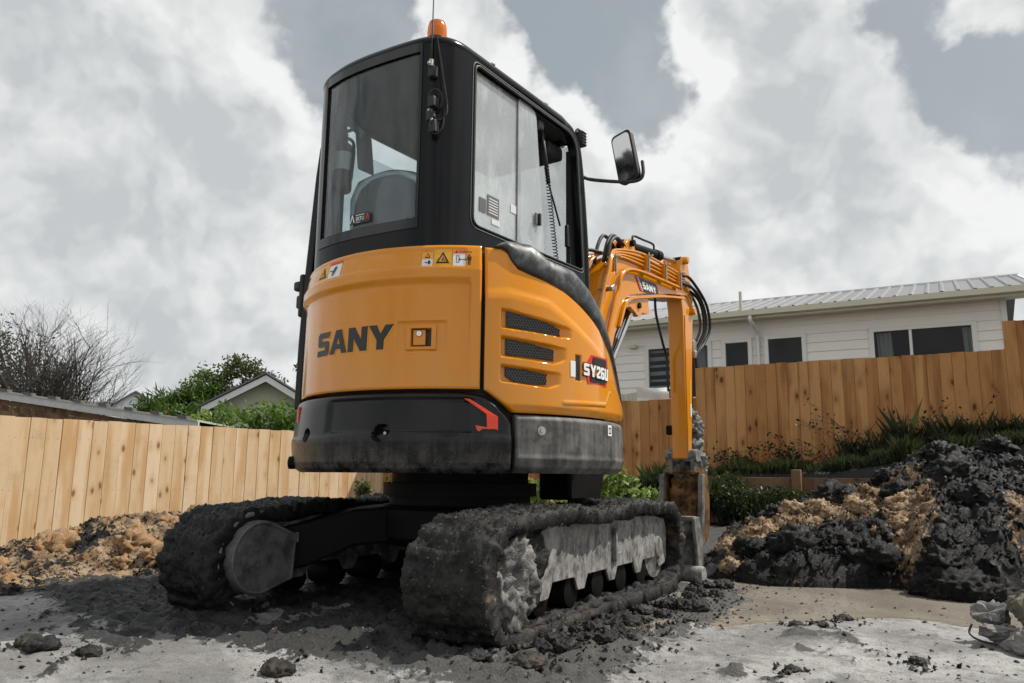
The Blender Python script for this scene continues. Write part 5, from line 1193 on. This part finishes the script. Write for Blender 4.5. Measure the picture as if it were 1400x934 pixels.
def heap(name, X, Y, hfn, clayfn, m, amp, label, cat):
    GX, GY = np.meshgrid(X, Y, indexing='ij'); h = hfn(GX, GY); base = gz(GX, GY, False)
    P = np.stack([GX, GY, h * 1.3], -1); inside = sstep(h, .0, .10)
    d = amp * (.50 * fbm(P, 3.6, 3) + .30 * billow(P, 6.5, 3, .5) + .34 * fbm(P, 14, 4, .65) + .16 * billow(P, 30, 3, .65) + .10 * fbm(P, 75, 2) - .1)
    jx = amp * .5 * fbm(P + 9.1, 9, 3); jy = amp * .5 * fbm(P + 21.7, 9, 3)
    Zz = np.where(h > .004, base + h + inside * d, base - .10); Zz = np.maximum(Zz, base - .10)
    me = npmesh(name, np.stack([GX + inside * jx, GY + inside * jy, Zz], -1).reshape(-1, 3), gridfaces(len(X), len(Y)))
    vcol(me, 'clay', clayfn(GX, GY, h)); o = link(name, me, m, None, smooth=pi)
    tag(o, label, cat); return (lambda x, y: float(hfn(np.array([x]), np.array([y]))[0]))
def soil_h(x, y):
    Hr = np.interp(x, (.60, .74, .97, 1.1, 1.3, 1.5, 1.65, 1.8, 1.95, 2.08, 2.2, 2.38, 2.55, 2.8, 3.6, 5), (.04, .20, .31, .39, .42, .50, .57, .68, .79, .78, .77, .81, .72, .55, .45, .2))
    Yt = np.interp(x, (.8, 1.16, 1.5, 1.8, 1.97, 2.25, 2.4, 3.0, 5), (1.50, 1.36, 1.50, 1.66, 1.46, 1.44, 1.62, 1.6, 2)); Yr = np.interp(x, (.8, 1.3, 1.9, 2.6, 5), (2.3, 2.5, 3.1, 3.3, 3.6))
    s = (y - Yt) / (Yr - Yt); up = np.where(s < 1, np.clip(s, 0, 1) ** .62, 1) * (1 - .25 * np.exp(-((s - .62) / .16) ** 2) * sstep(-x, -2.0, -1.6))
    return Hr * up * sstep(-(y - Yr), -1.3, 0)
def soil_clay(x, y, h):
    d1 = np.abs(y - np.interp(x, (.8, 1.1, 1.5, 1.8, 2.1), (2.0, 2.25, 2.45, 2.55, 2.8))); c = sstep(-d1, -.42, -.10) * sstep(-x, -2.05, -1.75)
    d2 = np.hypot((x - 1.86) / .16, (y - 2.05) / .55); c = np.maximum(c, sstep(-d2, -1.2, -.5))
    d3 = np.hypot((x - 2.5) / .22, (y - 2.0) / .45); c = np.maximum(c, sstep(-d3, -1.2, -.5)); d4 = np.hypot((x - .92) / .15, (y - 1.95) / .5)
    return np.maximum(c, sstep(-d4, -1.2, -.5)) * .84
sh_ = heap('soil_heap', np.arange(.55, 4.2, .0135), np.arange(1.22, 5.0, .016), soil_h, soil_clay, M['soil'], .085, 'big heap of black topsoil streaked with tan clay right of the excavator', 'soil heap')
def rub_h(x, y):
    Xr = -2.45; Hr = np.interp(y, (-2.2, -1.5, -1.0, -.78, -.5, -.2, .2, .7, 1.4, 2.2), (.0, .03, .08, .06, .14, .25, .26, .28, .24, 0)); toe = np.interp(y, (-2, -1.11, -.9, -.59, -.38, -.28, .5, 2), (-1.7, -1.78, -1.79, -1.94, -1.88, -1.74, -1.6, -1.6))
    s = (toe - x) / (toe - Xr); return Hr * np.where(s < 1, np.clip(s, 0, 1) ** .6, 1) * sstep(x, Xr - 1.0, Xr - .1)
rh_ = heap('rubble_heap', np.arange(-3.6, -1.45, .014), np.arange(-2.1, 2.1, .014), rub_h, lambda x, y, h: .25 + 0 * x + .55 * sstep(fbm(np.stack([x, y, h], -1), 3, 3), -.6, .2), M['soil'], .07, 'low tan clay rubble heap at the foot of the pale fence', 'rubble heap')
def clod(name, x, y, r, m, label, cat, group, sq=(1, 1, .7), amp=.45, sc=9, n=4, dz=0, z=None, rough=1):
    V, F = blob((0, 0, 0), r, sq=sq, amp=amp, sc=1.5 / r, n=n, seed=random.uniform(0, 60))
    me = npmesh(name, V, F); o = link(name, me, m, None, smooth=pi); zz = (float(gz(np.array(x), np.array(y))) if z is None else z)
    o.location = (x, y, zz + r * sq[2] * .45 + dz); o.rotation_euler = (0, 0, random.uniform(0, 6.28)); tag(o, label, cat, group); return o
# lumps of tan clay lying on the two heaps
for i in range(46):
    y_ = random.uniform(-1.5, 1.0); x_ = random.uniform(-2.6, -1.8); h_ = rh_(x_, y_)
    if h_ < .03: x_ = -2.2; h_ = rh_(x_, y_)
    clod('clay_lump', x_, y_, random.uniform(.03, .085) * (1 if h_ > .08 else .6), M['clay_brown'], 'rough tan clay lump in the low rubble heap by the pale fence', 'clay lump', 'clay lumps on the left heap', dz=h_ - .02, z=0, amp=.8)
for i in range(44):
    t_ = random.random() * .8; x_ = float(np.interp(t_, (0, .35, .6, 1), (.9, 1.35, 1.8, 1.86))) + random.gauss(0, .08); y_ = float(np.interp(t_, (0, .35, .6, 1), (1.75, 2.3, 2.4, 1.65))) + random.gauss(0, .10); h_ = soil_h(np.array(x_), np.array(y_))
    clod('clay_lump', x_, y_, random.uniform(.02, .065), M['clay'], 'pale tan clay lump lying in the black soil heap on the right', 'clay lump', 'clay lumps in the soil heap', dz=float(h_) - .01, z=0, amp=.6)
for i in range(40):
    x_ = random.uniform(.95, 2.6); y_ = random.uniform(1.4, 3.2); h_ = float(soil_h(np.array(x_), np.array(y_)))
    if h_ < .03: continue
    o = clod('soil_clod', x_, y_, random.uniform(.03, .10), M['soil'], 'black topsoil clod on the big soil heap', 'soil clod', 'clods on the soil heap', dz=h_ - .015, z=0, amp=.7)
# named clods on the open ground
CL = [(2.08, 1.52, .17, 'soil', 'largest muddy boulder with tan base at the foot of the soil heap'), (.33, -1.46, .040, 'clodmud', 'brown clod in front of the shadow at the bottom left edge'),
      (.94, -1.05, .038, 'clodmud', 'brown broken clod nearest the rear of the right track'), (.74, -1.04, .04, 'mud', 'grey mud clod touching the back of the right track'),
      (1.50, .17, .022, 'mud', 'small dark mud clod right of the track, on the damp ground'), (1.65, .42, .030, 'mud', 'flat dark mud clod at the edge of the tan puddle'),
      (1.58, .22, .026, 'mud', 'dark mud clod between two others near the puddle edge'), (.95, 1.18, .05, 'mud', 'dark clod beside the blade end in the puddle'), (1.03, .38, .05, 'mud', 'mud clod close to the middle of the right track'),
      (-.55, -1.64, .045, 'mud', 'grey mud clod at the far left of the foreground'), (-.66, -1.62, .035, 'clodmud', 'brown clod at the left picture edge in the foreground'), (-.36, -1.60, .030, 'mud', 'flat mud clod left of the shadow edge in the foreground'),
      (.90, -.12, .04, 'mud', 'mud clod fallen beside the rear half of the right track'), (1.95, -.30, .022, 'mud', 'dark clod in the lower right foreground'), (1.62, -.62, .018, 'mud', 'tiny dark clod at the bottom edge right of centre')]
for x_, y_, r_, m_, lab in CL: clod('mud_clod', x_, y_, r_, M[m_], lab, 'clod', None, sq=(1.25, 1.0, .5), amp=.42 if r_ < .1 else .3, n=4 if r_ < .1 else 5)
def spray(pts, name, label):
    r_ = np.random.default_rng(9); c = np.concatenate([np.array(q[:2]) + r_.normal(0, q[2] * 1.9, (60, 2)) for q in pts]); n = len(c); rad = .002 * (7 ** (r_.uniform(0, 1, n) ** 1.6))
    base = np.array([(1, 0, 0), (-.5, .87, 0), (-.5, -.87, 0), (.3, .1, .8), (.0, -.35, .7), (-.25, .3, .75)]); Fb = np.array([(0, 1, 3), (1, 5, 3), (1, 2, 5), (2, 4, 5), (2, 0, 4), (0, 3, 4), (3, 5, 4)])
    q, _ = np.linalg.qr(r_.normal(size=(n, 3, 3))); V = np.einsum('nij,nkj->nki', q, base[None] * (1 + r_.normal(0, .25, (n, 6, 3)))) * rad[:, None, None]; V[..., 0] += c[:, :1]; V[..., 1] += c[:, 1:]; V[..., 2] += (gz(c[:, 0], c[:, 1]) + rad * .3)[:, None]
    o = link(name, npmesh(name, V.reshape(-1, 3), (Fb[None] + (np.arange(n) * 6)[:, None, None]).reshape(-1, 3)), M['clodmud']); tag(o, label, 'crumbs', kind='stuff')
spray([q for q in CL if q[2] < .1] + [(.8 + .25 * random.random(), -1.0 + 2.1 * random.random(), .06) for _ in range(30)], 'clod_crumbs', 'crumbs fallen round the mud clods')
def right_clods(n):
    for i in range(n):
        y_ = random.uniform(-.95, 1.15); x_ = .83 + abs(random.gauss(0, .11)); clod('mud_clod', x_, y_, random.uniform(.015, .035), M['mud'], 'small grey mud clod shed along the outside of the right track', 'clod', 'clods shed along the right track', sq=(1.2, 1, .55), amp=.7)
right_clods(40)
def scatter(n, name, m, region, rlo, rhi, seed, label, cat=None):
    """uncountable crumbs: one object"""
    r_ = np.random.default_rng(seed); x = r_.uniform(region[0], region[1], n); y = r_.uniform(region[2], region[3], n); keep = r_.uniform(0, 1, n) < np.clip(.10 + .9 * mudmask(x, y) * (1 - .6 * wetness(x, y)) + .25 * sstep(fbm(np.stack([x, y, 0 * x], -1), 1.8, 4), 0, .6), 0, 1)
    x, y = x[keep], y[keep]; n = len(x); rad = rlo * (rhi / rlo) ** (r_.uniform(0, 1, n) ** 2.2)
    base = np.array([(1, 0, 0), (-.5, .87, 0), (-.5, -.87, 0), (.3, .1, .8), (.0, -.35, .7), (-.25, .3, .75)]); F = np.array([(0, 1, 3), (1, 5, 3), (1, 2, 5), (2, 4, 5), (2, 0, 4), (0, 3, 4), (3, 5, 4)])
    V = base[None] * (1 + r_.normal(0, .22, (n, 6, 3))); an = r_.uniform(0, 6.28, n); c, s = np.cos(an)[:, None], np.sin(an)[:, None]
    X = (V[..., 0] * c - V[..., 1] * s) * rad[:, None] + x[:, None]; Y = (V[..., 0] * s + V[..., 1] * c) * rad[:, None] + y[:, None]; Z = V[..., 2] * rad[:, None] * .8 + gz(x, y)[:, None] - .001
    me = npmesh(name, np.stack([X, Y, Z], -1).reshape(-1, 3), (F[None] + (np.arange(n) * 6)[:, None, None]).reshape(-1, 3)); o = link(name, me, m); tag(o, label, cat, kind='stuff')
scatter(30000, 'mud_crumbs', M['mud'], (-1.6, 3.0, -2.2, 1.5), .0018, .014, 3, 'dark crumbs of mud scattered over the pale ground', 'crumbs')
scatter(4000, 'grit', M['mudgrey'], (-1.8, 3.0, -2.2, 1.3), .0018, .008, 4, 'fine pale grit scattered over the ground', 'grit')
def heap_grains(name, hf, X, Y, n, m, seed, label, par, rlo=.004, rhi=.03):
    """crumbly skin of a heap: loose grains too small to pick out"""
    r_ = np.random.default_rng(seed); ob = par; me = ob.data; N_ = len(me.vertices); co = np.empty(N_ * 3, np.float32); me.vertices.foreach_get('co', co); co = co.reshape(-1, 3)
    cl = np.empty(N_, np.float32); me.attributes['clay'].data.foreach_get('value', cl); h = hf(co[:, 0], co[:, 1]); idx = np.nonzero(h > .012)[0]; k = r_.choice(idx, n); c = co[k] + r_.normal(0, .004, (n, 3))
    base = np.array([(1, 0, 0), (-.5, .87, 0), (-.5, -.87, 0), (.3, .1, .8), (.0, -.35, .7), (-.25, .3, .75)]); Fb = np.array([(0, 1, 3), (1, 5, 3), (1, 2, 5), (2, 4, 5), (2, 0, 4), (0, 3, 4), (3, 5, 4)])
    q, _ = np.linalg.qr(r_.normal(size=(n, 3, 3))); rad = rlo * ((rhi / rlo) ** (r_.uniform(0, 1, n) ** 2.0)); V = base[None] * (1 + r_.normal(0, .25, (n, 6, 3))); V = np.einsum('nij,nkj->nki', q, V) * rad[:, None, None] + c[:, None, :]
    me2 = npmesh(name, V.reshape(-1, 3), (Fb[None] + (np.arange(n) * 6)[:, None, None]).reshape(-1, 3)); vcol(me2, 'clay', np.repeat(cl[k], 6)); o = link(name, me2, m, ob); o['kind'] = 'stuff'
heap_grains('soil_grains', soil_h, None, None, 46000, M['soil'], 81, '', bpy.data.objects['soil_heap'], .003, .019); heap_grains('clay_grains', rub_h, None, None, 20000, M['soil'], 82, '', bpy.data.objects['rubble_heap'], .003, .019)
# broken concrete at the right edge
M['stone'] = plain('grey_broken_concrete', (.19, .185, .175), .9, var=.6, sc=14, bmp=.5); M['stone_olive'] = plain('olive_grey_stone', (.13, .122, .09), .9, var=.6, sc=12, bmp=.6)
def stone(x, y, z, sx, sy, sz, m, lab, seed):
    import bmesh
    r_ = np.random.default_rng(seed); bm = bmesh.new()
    for p in r_.normal(size=(30, 3)):
        p = p / np.linalg.norm(p) * (1 + r_.uniform(-.2, .15)); bm.verts.new((p[0] * sx, p[1] * sy, p[2] * sz))
    rs_ = bmesh.ops.convex_hull(bm, input=bm.verts); bmesh.ops.delete(bm, geom=[g for g in rs_['geom_unused'] if isinstance(g, bmesh.types.BMVert)], context='VERTS')
    bmesh.ops.bevel(bm, geom=bm.edges[:], offset=min(sx, sy, sz) * .06, segments=1, affect='EDGES')
    bmesh.ops.triangulate(bm, faces=bm.faces[:]); bmesh.ops.subdivide_edges(bm, edges=bm.edges[:], cuts=3, use_grid_fill=True)
    cv = np.array([v.co[:] for v in bm.verts]); dn = .022 * fbm(cv + seed, 13, 4, .6) + .008 * fbm(cv + seed, 50, 3)
    for v, q in zip(bm.verts, dn): v.co += v.co.normalized() * float(q)
    me = bpy.data.meshes.new('concrete_chunk'); bm.to_mesh(me); bm.free(); o = link('concrete_chunk', me, m); o.location = (x, y, z); o.rotation_euler = (0, 0, seed); tag(o, lab, 'rubble'); return o
stone(2.32, .18, .13, .12, .12, .09, M['stone_olive'], 'olive grey block on top of the rubble at the right edge', 11); stone(2.17, .22, .10, .065, .05, .05, M['stone'], 'pale grey chunk leaning on the left of the rubble', 12)
stone(2.19, .14, .055, .065, .05, .028, M['stone'], 'flat grey slab sticking out of the rubble at the right', 13); stone(2.29, .05, .03, .10, .09, .05, M['stone'], 'dark base block under the rubble at the right edge', 14)
stone(2.42, .25, .22, .09, .07, .06, M['stone'], 'upper grey chunk cut by the right picture edge', 15); stone(2.36, .05, .06, .09, .09, .06, M['stone'], 'lower grey chunk cut by the right picture edge', 16)
mb = MB().tube(spline([(2.11, .14, .07), (2.10, .12, .04), (2.13, .08, .025), (2.18, .06, .02)], 5), .004, 6); o = mb.build('bent_wire', M['rubber'], None, smooth=pi); tag(o, 'bent black reinforcing wire beside the grey rubble', 'wire')
mb = MB().tube([(2.60, 3.55, .73), (2.86, 3.9, .98)], .012, 8); o = mb.build('marker_pole', M['reflect'], None, smooth=pi); tag(o, 'thin orange marker pole behind the soil heap at the right edge', 'pole')

# ================================================================== vegetation
def f_leaf(a, c, tr=.35):
    def fn(t, b):
        g = t.node('ShaderNodeNewGeometry'); rn = g.outputs['Random Per Island']
        col = t.mix(rn, a, c); setp(t, b, col=col, rough=.5, spec=.35)
        tl = t.node('ShaderNodeBsdfTranslucent', {0: t.mix(.5, col, (.16, .24, .03))}); mx = t.node('ShaderNodeMixShader', {0: tr})
        t.l.new(b.outputs[0], mx.inputs[1]); t.l.new(tl.outputs[0], mx.inputs[2]); t.l.new(mx.outputs[0], t.n['Material Output'].inputs[0])
    return mat('leaf', fn)
M['leaf_dark'] = f_leaf((.005, .009, .004), (.019, .028, .010), .2); M['leaf'] = f_leaf((.03, .07, .014), (.08, .15, .03)); M['leaf_bright'] = f_leaf((.05, .12, .016), (.13, .22, .04)); M['leaf_lime'] = f_leaf((.12, .20, .035), (.26, .33, .09))
M['leaf_rust'] = f_leaf((.12, .045, .012), (.24, .10, .03)); M['leaf_olive'] = f_leaf((.045, .055, .022), (.10, .11, .045)); M['leaf_yellow'] = f_leaf((.2, .22, .08), (.34, .34, .14)); M['bark'] = plain('bark', (.09, .065, .045), .9, var=.4, sc=20); M['twig'] = plain('grey_twigs', (.055, .046, .040), .85, var=.4, sc=10)
def leafmesh(C, size, seed, aspect=.5, up=0.0, fold=.25):
    r_ = np.random.default_rng(seed); n = len(C); d = r_.normal(size=(n, 3)); d[:, 2] += up; d /= np.linalg.norm(d, axis=1)[:, None]; e = r_.normal(size=(n, 3)); e -= d * (e * d).sum(1)[:, None]; e /= np.linalg.norm(e, axis=1)[:, None]; f = np.cross(d, e)
    s = size * r_.uniform(.6, 1.35, n)[:, None]; a = C; b = C + d * s * .5 + e * s * aspect * .5 + f * s * fold * .3; c = C + d * s; g = C + d * s * .5 - e * s * aspect * .5 + f * s * fold * .3
    V = np.stack([a, b, c, g], 1).reshape(-1, 3); k = np.arange(n)[:, None] * 4
    return V, np.concatenate([k + np.array([[0, 1, 2]]), k + np.array([[0, 2, 3]])], 1).reshape(-1, 3)
def crown_pts(clumps, n, seed, shell=.5):
    """clumps: (cx,cy,cz,rx,ry,rz); leaves gather in sub-clumps so that light and gaps show"""
    r_ = np.random.default_rng(seed); out = []; tot = sum(c[3] * c[4] * c[5] for c in clumps) ; 
    for c in clumps:
        m_ = max(30, int(n * c[3] * c[4] * c[5] / tot)); k = max(4, m_ // 45); q = r_.normal(size=(k, 3)); q /= np.linalg.norm(q, axis=1)[:, None]; q *= (shell + (1 - shell) * r_.uniform(0, 1, (k, 1)))
        w_ = r_.integers(0, k, m_); p = q[w_] + r_.normal(0, .17, (m_, 3)); out.append(p * np.array(c[3:]) + np.array(c[:3]))
    return np.concatenate(out)
def plant(name, label, cat, base, clumps, n, size, m, seed, trunk=None, group=None, aspect=.5, up=0.0, shell=.5, stems=0):
    root = empty(name, base, label, cat, group); P = crown_pts(clumps, n, seed, shell); V, F = leafmesh(P, size, seed, aspect, up); link('crown' if trunk else 'foliage', npmesh('foliage', V, F), m, root)
    mb = MB(); r_ = random.Random(seed)
    if trunk: mb.tube([(0, 0, -.2), (r_.uniform(-.1, .1), r_.uniform(-.1, .1), trunk[1] * .5), (0, 0, trunk[1])], [trunk[0], trunk[0] * .8, trunk[0] * .5], 8)
    for c in clumps:
        for j in range(2 if trunk else 3):
            e_ = Vector((c[0] + r_.uniform(-.6, .6) * c[3], c[1] + r_.uniform(-.6, .6) * c[4], c[2] + r_.uniform(-.3, .7) * c[5])); s_ = Vector((0, 0, trunk[1] * r_.uniform(.5, .95))) if trunk else Vector((c[0] * .6, c[1] * .6, 0)); t_ = trunk[0] * .35 if trunk else .008
            md = s_.lerp(e_, .5) + Vector((r_.uniform(-.1, .1), r_.uniform(-.1, .1), r_.uniform(0, .15))) * c[5]; mb.tube([s_, md, e_], [t_, t_ * .7, t_ * .3], 5)
    mb.build('trunk' if trunk else 'stem', M['bark'], root, smooth=pi); return root
def bare(name, label, base, n0, h, seed, spread, thick=.05, levels=4, m='twig'):
    root = empty(name, base, label, 'tree'); r_ = random.Random(seed); mb = MB(); tk = MB()
    def grow(p, d, L, r, lv):
        q = p + d * L * .5 + Vector((r_.gauss(0, .05), r_.gauss(0, .05), r_.gauss(0, .03))) * L; e_ = p + d * L + Vector((r_.gauss(0, .06), r_.gauss(0, .06), 0)) * L
        (tk if lv == levels else mb).tube([p, q, e_], [r, r * .8, r * .55], 5 if lv > 1 else 3, cap=False)
        if lv <= 0: return
        for k in range(r_.choice((2, 3, 3, 4)) if lv > 1 else r_.choice((2, 3))):
            f = r_.uniform(.35, 1.0); s_ = p.lerp(e_, f); nd = (d + Vector((r_.gauss(0, .42), r_.gauss(0, .42), r_.gauss(.08, .28)))).normalized(); grow(s_, nd, L * r_.uniform(.5, .8), r * .5, lv - 1)
    for i in range(n0):
        a = r_.uniform(0, 6.28); t_ = r_.uniform(.05, spread); d = Vector((cos(a) * t_, sin(a) * t_, 1)).normalized(); grow(Vector((r_.gauss(0, .3), r_.gauss(0, .3), 0)), d, h * r_.uniform(.3, .45), thick * r_.uniform(.6, 1.1), levels)
    tk.build('trunk', M['bark'], root, smooth=pi, fix=False); mb.build('branches', M[m], root, fix=False); return root
bare('bare_tree', 'leafless many stemmed tree at the far left above the old shed', (-19.5, 9.2, .5), 34, 5.2, 5, .55, .05, 4)
bare('bare_tree', 'thin brown leafless tree between the spreading tree and the cab door', (-19.3, 17.2, 1.0), 4, 3.7, 8, .35, .035, 4)
plant('evergreen_tree', 'dark evergreen tree at the left edge behind the leafless tree', 'tree', (-27.5, 12.0, 0), [(-.3, -.6, 4.4, 1.9, 1.9, 1.6), (.6, .9, 3.2, 1.6, 1.6, 1.4), (-1.2, 0, 2.8, 1.8, 1.8, 1.5)], 9000, .13, M['leaf_dark'], 21, (.18, 4))
plant('spiky_shrub', 'dark spiky leaved shrub left of the green gable house', 'shrub', (-21.9, 14.6, 0), [(0, 0, 2.5, .9, .9, .8), (-.7, -.5, 2.2, .7, .7, .6), (.5, .5, 2.9, .7, .7, .6)], 3600, .42, M['leaf'], 22, (.12, 2), aspect=.14, up=.5)
plant('round_tree', 'rounded bright green tree rising behind the spiky shrub', 'tree', (-21.4, 15.75, 0), [(0, 0, 3.55, .8, .8, .7), (.2, .3, 2.9, .9, .9, .7)], 4200, .15, M['leaf_bright'], 23, (.1, 2.8))
plant('spreading_tree', 'flat topped olive green tree beside the green gable house', 'tree', (-20.5, 16.6, 0), [(0, 0, 4.45, .85, .85, .35), (-.5, -.6, 4.0, .7, .7, .35), (.5, .5, 3.9, .8, .8, .4), (0, 0, 3.2, 1.1, 1.1, .5)], 4200, .14, M['leaf_olive'], 24, (.09, 4.0), shell=.3)
plant('dark_tree', 'dark tree crown just left of the open cab door', 'tree', (-18.7, 18.0, 0), [(0, 0, 4.4, .55, .55, .3), (.3, .35, 4.75, .5, .5, .28), (.2, .3, 3.7, .9, .9, .5)], 1500, .16, M['leaf_dark'], 25, (.09, 3.8), shell=.3)
plant('blue_shrub', 'blue green bushy shrub below the round tree', 'shrub', (-17.4, 11.3, 0), [(0, 0, 1.95, .7, .7, .5), (.5, .6, 2.1, .5, .5, .5)], 2600, .12, M['leaf'], 26)
plant('rust_shrub', 'rusty orange shrub at the end of the old shed', 'shrub', (-10.9, 6.2, 0), [(0, 0, 1.45, .33, .33, .28), (.2, .3, 1.3, .3, .3, .25)], 900, .08, M['leaf_rust'], 27)
plant('yellow_shrub', 'pale yellow green shrub left of the rusty one', 'shrub', (-14.4, 7.0, 0), [(0, 0, 1.75, .28, .28, .22)], 420, .09, M['leaf_yellow'], 28)
for i, (x_, y_, zc, r_, lab, m_) in enumerate(((-8.95, 5.6, 1.20, .36, 'grassy green bush at the left end of the hedge above the fence', 'leaf_lime'), (-8.55, 6.05, 1.36, .46, 'middle bright green bush of the hedge above the pale fence', 'leaf_bright'), (-8.0, 6.6, 1.40, .50, 'bright green hedge bush below the green gable', 'leaf_bright'), (-7.5, 7.15, 1.42, .5, 'hedge bush hidden half behind the excavator', 'leaf_bright'))):
    plant('hedge_bush', lab, 'bush', (x_, y_, 0), [(0, 0, zc, r_, r_, .42), (.1, .1, zc - .5, r_, r_, .5)], 2300, .10, M[m_], 40 + i, group='hedge bushes above the pale fence')
# growth along the back fence
plant('leafy_shrub', 'sunlit green leafy shrub between the tracks and the brown fence', 'shrub', (-1.75, 5.7, 0), [(0, 0, .44, .30, .30, .22), (-.45, .1, .40, .35, .3, .22), (.35, -.1, .47, .28, .28, .22), (-.85, .1, .36, .3, .3, .2), (.60, 0, .42, .24, .22, .2)], 2000, .085, M['leaf_lime'], 60, aspect=.42)
plant('leafy_shrub', 'dark green shrub against the brown fence behind the bucket', 'shrub', (-.75, 6.5, 0), [(0, 0, .36, .4, .25, .2), (.5, 0, .40, .4, .25, .22), (-.5, 0, .38, .35, .25, .2)], 3200, .05, M['leaf_dark'], 61)
plant('creeper', 'small green creeper at the corner of the two fences', 'creeper', (-5.95, 6.5, 0), [(0, 0, .42, .18, .18, .3), (.25, .1, .35, .18, .15, .2)], 170, .11, M['leaf_olive'], 62)
plant('leafy_shrub', 'dark low shrub in front of the retaining wall left of the soil heap', 'shrub', (.15, 6.3, 0), [(0, 0, .30, .45, .25, .18), (.55, .1, .26, .4, .25, .16), (-.5, 0, .34, .4, .25, .2)], 3600, .05, M['leaf_dark'], 64)
def bramble(x, y, z, seed, lab, n=7, h=.8, leaves=70):
    root = empty('bramble', (x, y, z), lab, 'bramble', None); r_ = random.Random(seed); mb = MB(); P = []
    for i in range(n):
        a = r_.uniform(-1.0, 1.0); q = Vector((r_.uniform(-.15, .15), 0, 0)); pts = [q.copy()]; d = Vector((a * .7, -r_.uniform(0, .25), 1)).normalized(); L = h * r_.uniform(.6, 1.2)
        for k in range(8):
            d = (d + Vector((.10 * (1 if a > 0 else -1), 0, -.10)) + Vector((r_.gauss(0, .09), r_.gauss(0, .05), 0))).normalized(); q = q + d * L / 8; pts.append(q.copy())
            if k > 1: P += [q + Vector((r_.gauss(0, .03), r_.gauss(0, .03), r_.gauss(0, .03))) for _ in range(max(1, leaves // (n * 4)))]
        mb.tube(pts, [.006 - .0005 * j for j in range(9)], 5)
    mb.build('stem', M['bark'], root, smooth=pi); V, F = leafmesh(np.array([p[:] for p in P]), .05, seed, .6); link('foliage', npmesh('foliage', V, F), M['leaf_dark'], root)
bramble(-.05, 7.36, .62, 1, 'arching bramble on the fence right of the bucket', 8, .75); bramble(.45, 7.36, .66, 2, 'leafy bramble in the middle of the brown fence', 8, .70, 130); bramble(1.15, 7.36, .72, 3, 'tall bramble leaning left on the fence', 7, .95); bramble(1.40, 7.36, .78, 4, 'tall bramble with dark leaves below the wide house window', 7, .95, 110); bramble(-.60, 7.36, .60, 6, 'straggling dark bramble beside the stick of the excavator', 8, .60, 120); bramble(.75, 7.36, .70, 7, 'thin bare bramble between two leafier ones on the fence', 9, .85, 60); bramble(2.3, 7.36, .92, 8, 'dry bramble among the tall grass at the right end', 7, .65, 60)
bramble(1.85, 7.36, .85, 5, 'bramble half hidden behind the top of the soil heap', 6, .55)
def grass(name, label, n, xr, yr, hgt, seed, zf, m):
    r_ = np.random.default_rng(seed); x = r_.uniform(*xr, n); cl = fbm(np.stack([x, 0 * x, 0 * x], -1), 2.2, 3); y = r_.uniform(*yr, n); z = zf(x, y); L = hgt * r_.uniform(.35, 1.0, n) * (.75 + .6 * np.clip(cl, -.5, 1)); a = r_.uniform(0, 6.28, n); w_ = .006; bend = r_.uniform(.1, .6, n) * L
    dx, dy = np.cos(a), np.sin(a); V = np.stack([np.stack([x - dy * w_, y + dx * w_, z], -1), np.stack([x + dy * w_, y - dx * w_, z], -1), np.stack([x + dx * bend * .35 + dy * w_ * .7, y + dy * bend * .35 - dx * w_ * .7, z + L * .6], -1), np.stack([x + dx * bend, y + dy * bend, z + L], -1)], 1).reshape(-1, 3)
    k = np.arange(n)[:, None] * 4; F = np.concatenate([k + np.array([[0, 1, 2]]), k + np.array([[0, 2, 3]])], 1).reshape(-1, 3); o = link(name, npmesh(name, V, F), m); tag(o, label, 'grass', kind='stuff')
M['grass'] = f_leaf((.008, .014, .006), (.030, .038, .014), .22); zb_ = lambda x, y: np.interp(x, (-6.6, -3.2, -.6, .8, 2.8), (-.5, .1, .6, .66, .98))
grass('grass', 'dark long grass along the foot of the brown fence', 15000, (-1.2, 4.0), (6.76, 7.42), .26, 71, zb_, M['grass'])
grass('grass', 'tall dark grass tufts at the right end of the brown fence', 900, (.9, 3.6), (7.2, 7.42), .60, 72, zb_, M['grass'])
grass('grass', 'rough grass hanging below the retaining wall', 3500, (-2.2, 1.0), (6.2, 6.66), .45, 73, lambda x, y: 0 * x + .05 + .28 * (x < -.4), M['grass'])
# sheet and old palings behind the low part of the back fence
M['sheet'] = plain('white_plastic_sheet', (.74, .74, .73), .45, var=.05, bmp=.4)
mb = MB(); mb.grid(list(np.linspace(-1.92, -1.42, 24)), list(np.linspace(1.5, 1.87, 14)), lambda a, z: (a + .04 * (z - 1.5), 7.62 + .05 * sin(a * 13) + .03 * sin(z * 21 + a * 5), z + (.02 * sin(a * 9) if z > 1.8 else 0))); o = mb.build('plastic_sheet', M['sheet'], None, smooth=pi); tag(o, 'crumpled white plastic sheet hung behind the low brown fence', 'sheet')
OP = empty('paling_screen', (-2.4, 8.1, 0), 'short weathered grey paling screen behind the low brown fence', 'fence')
for i in range(14): MB().box((-.45 + i * .075, random.uniform(-.01, .01), 1.1), (.068, .02, 1.5 + random.uniform(-.02, .02))).build('paling', M['grey_timber'], OP)
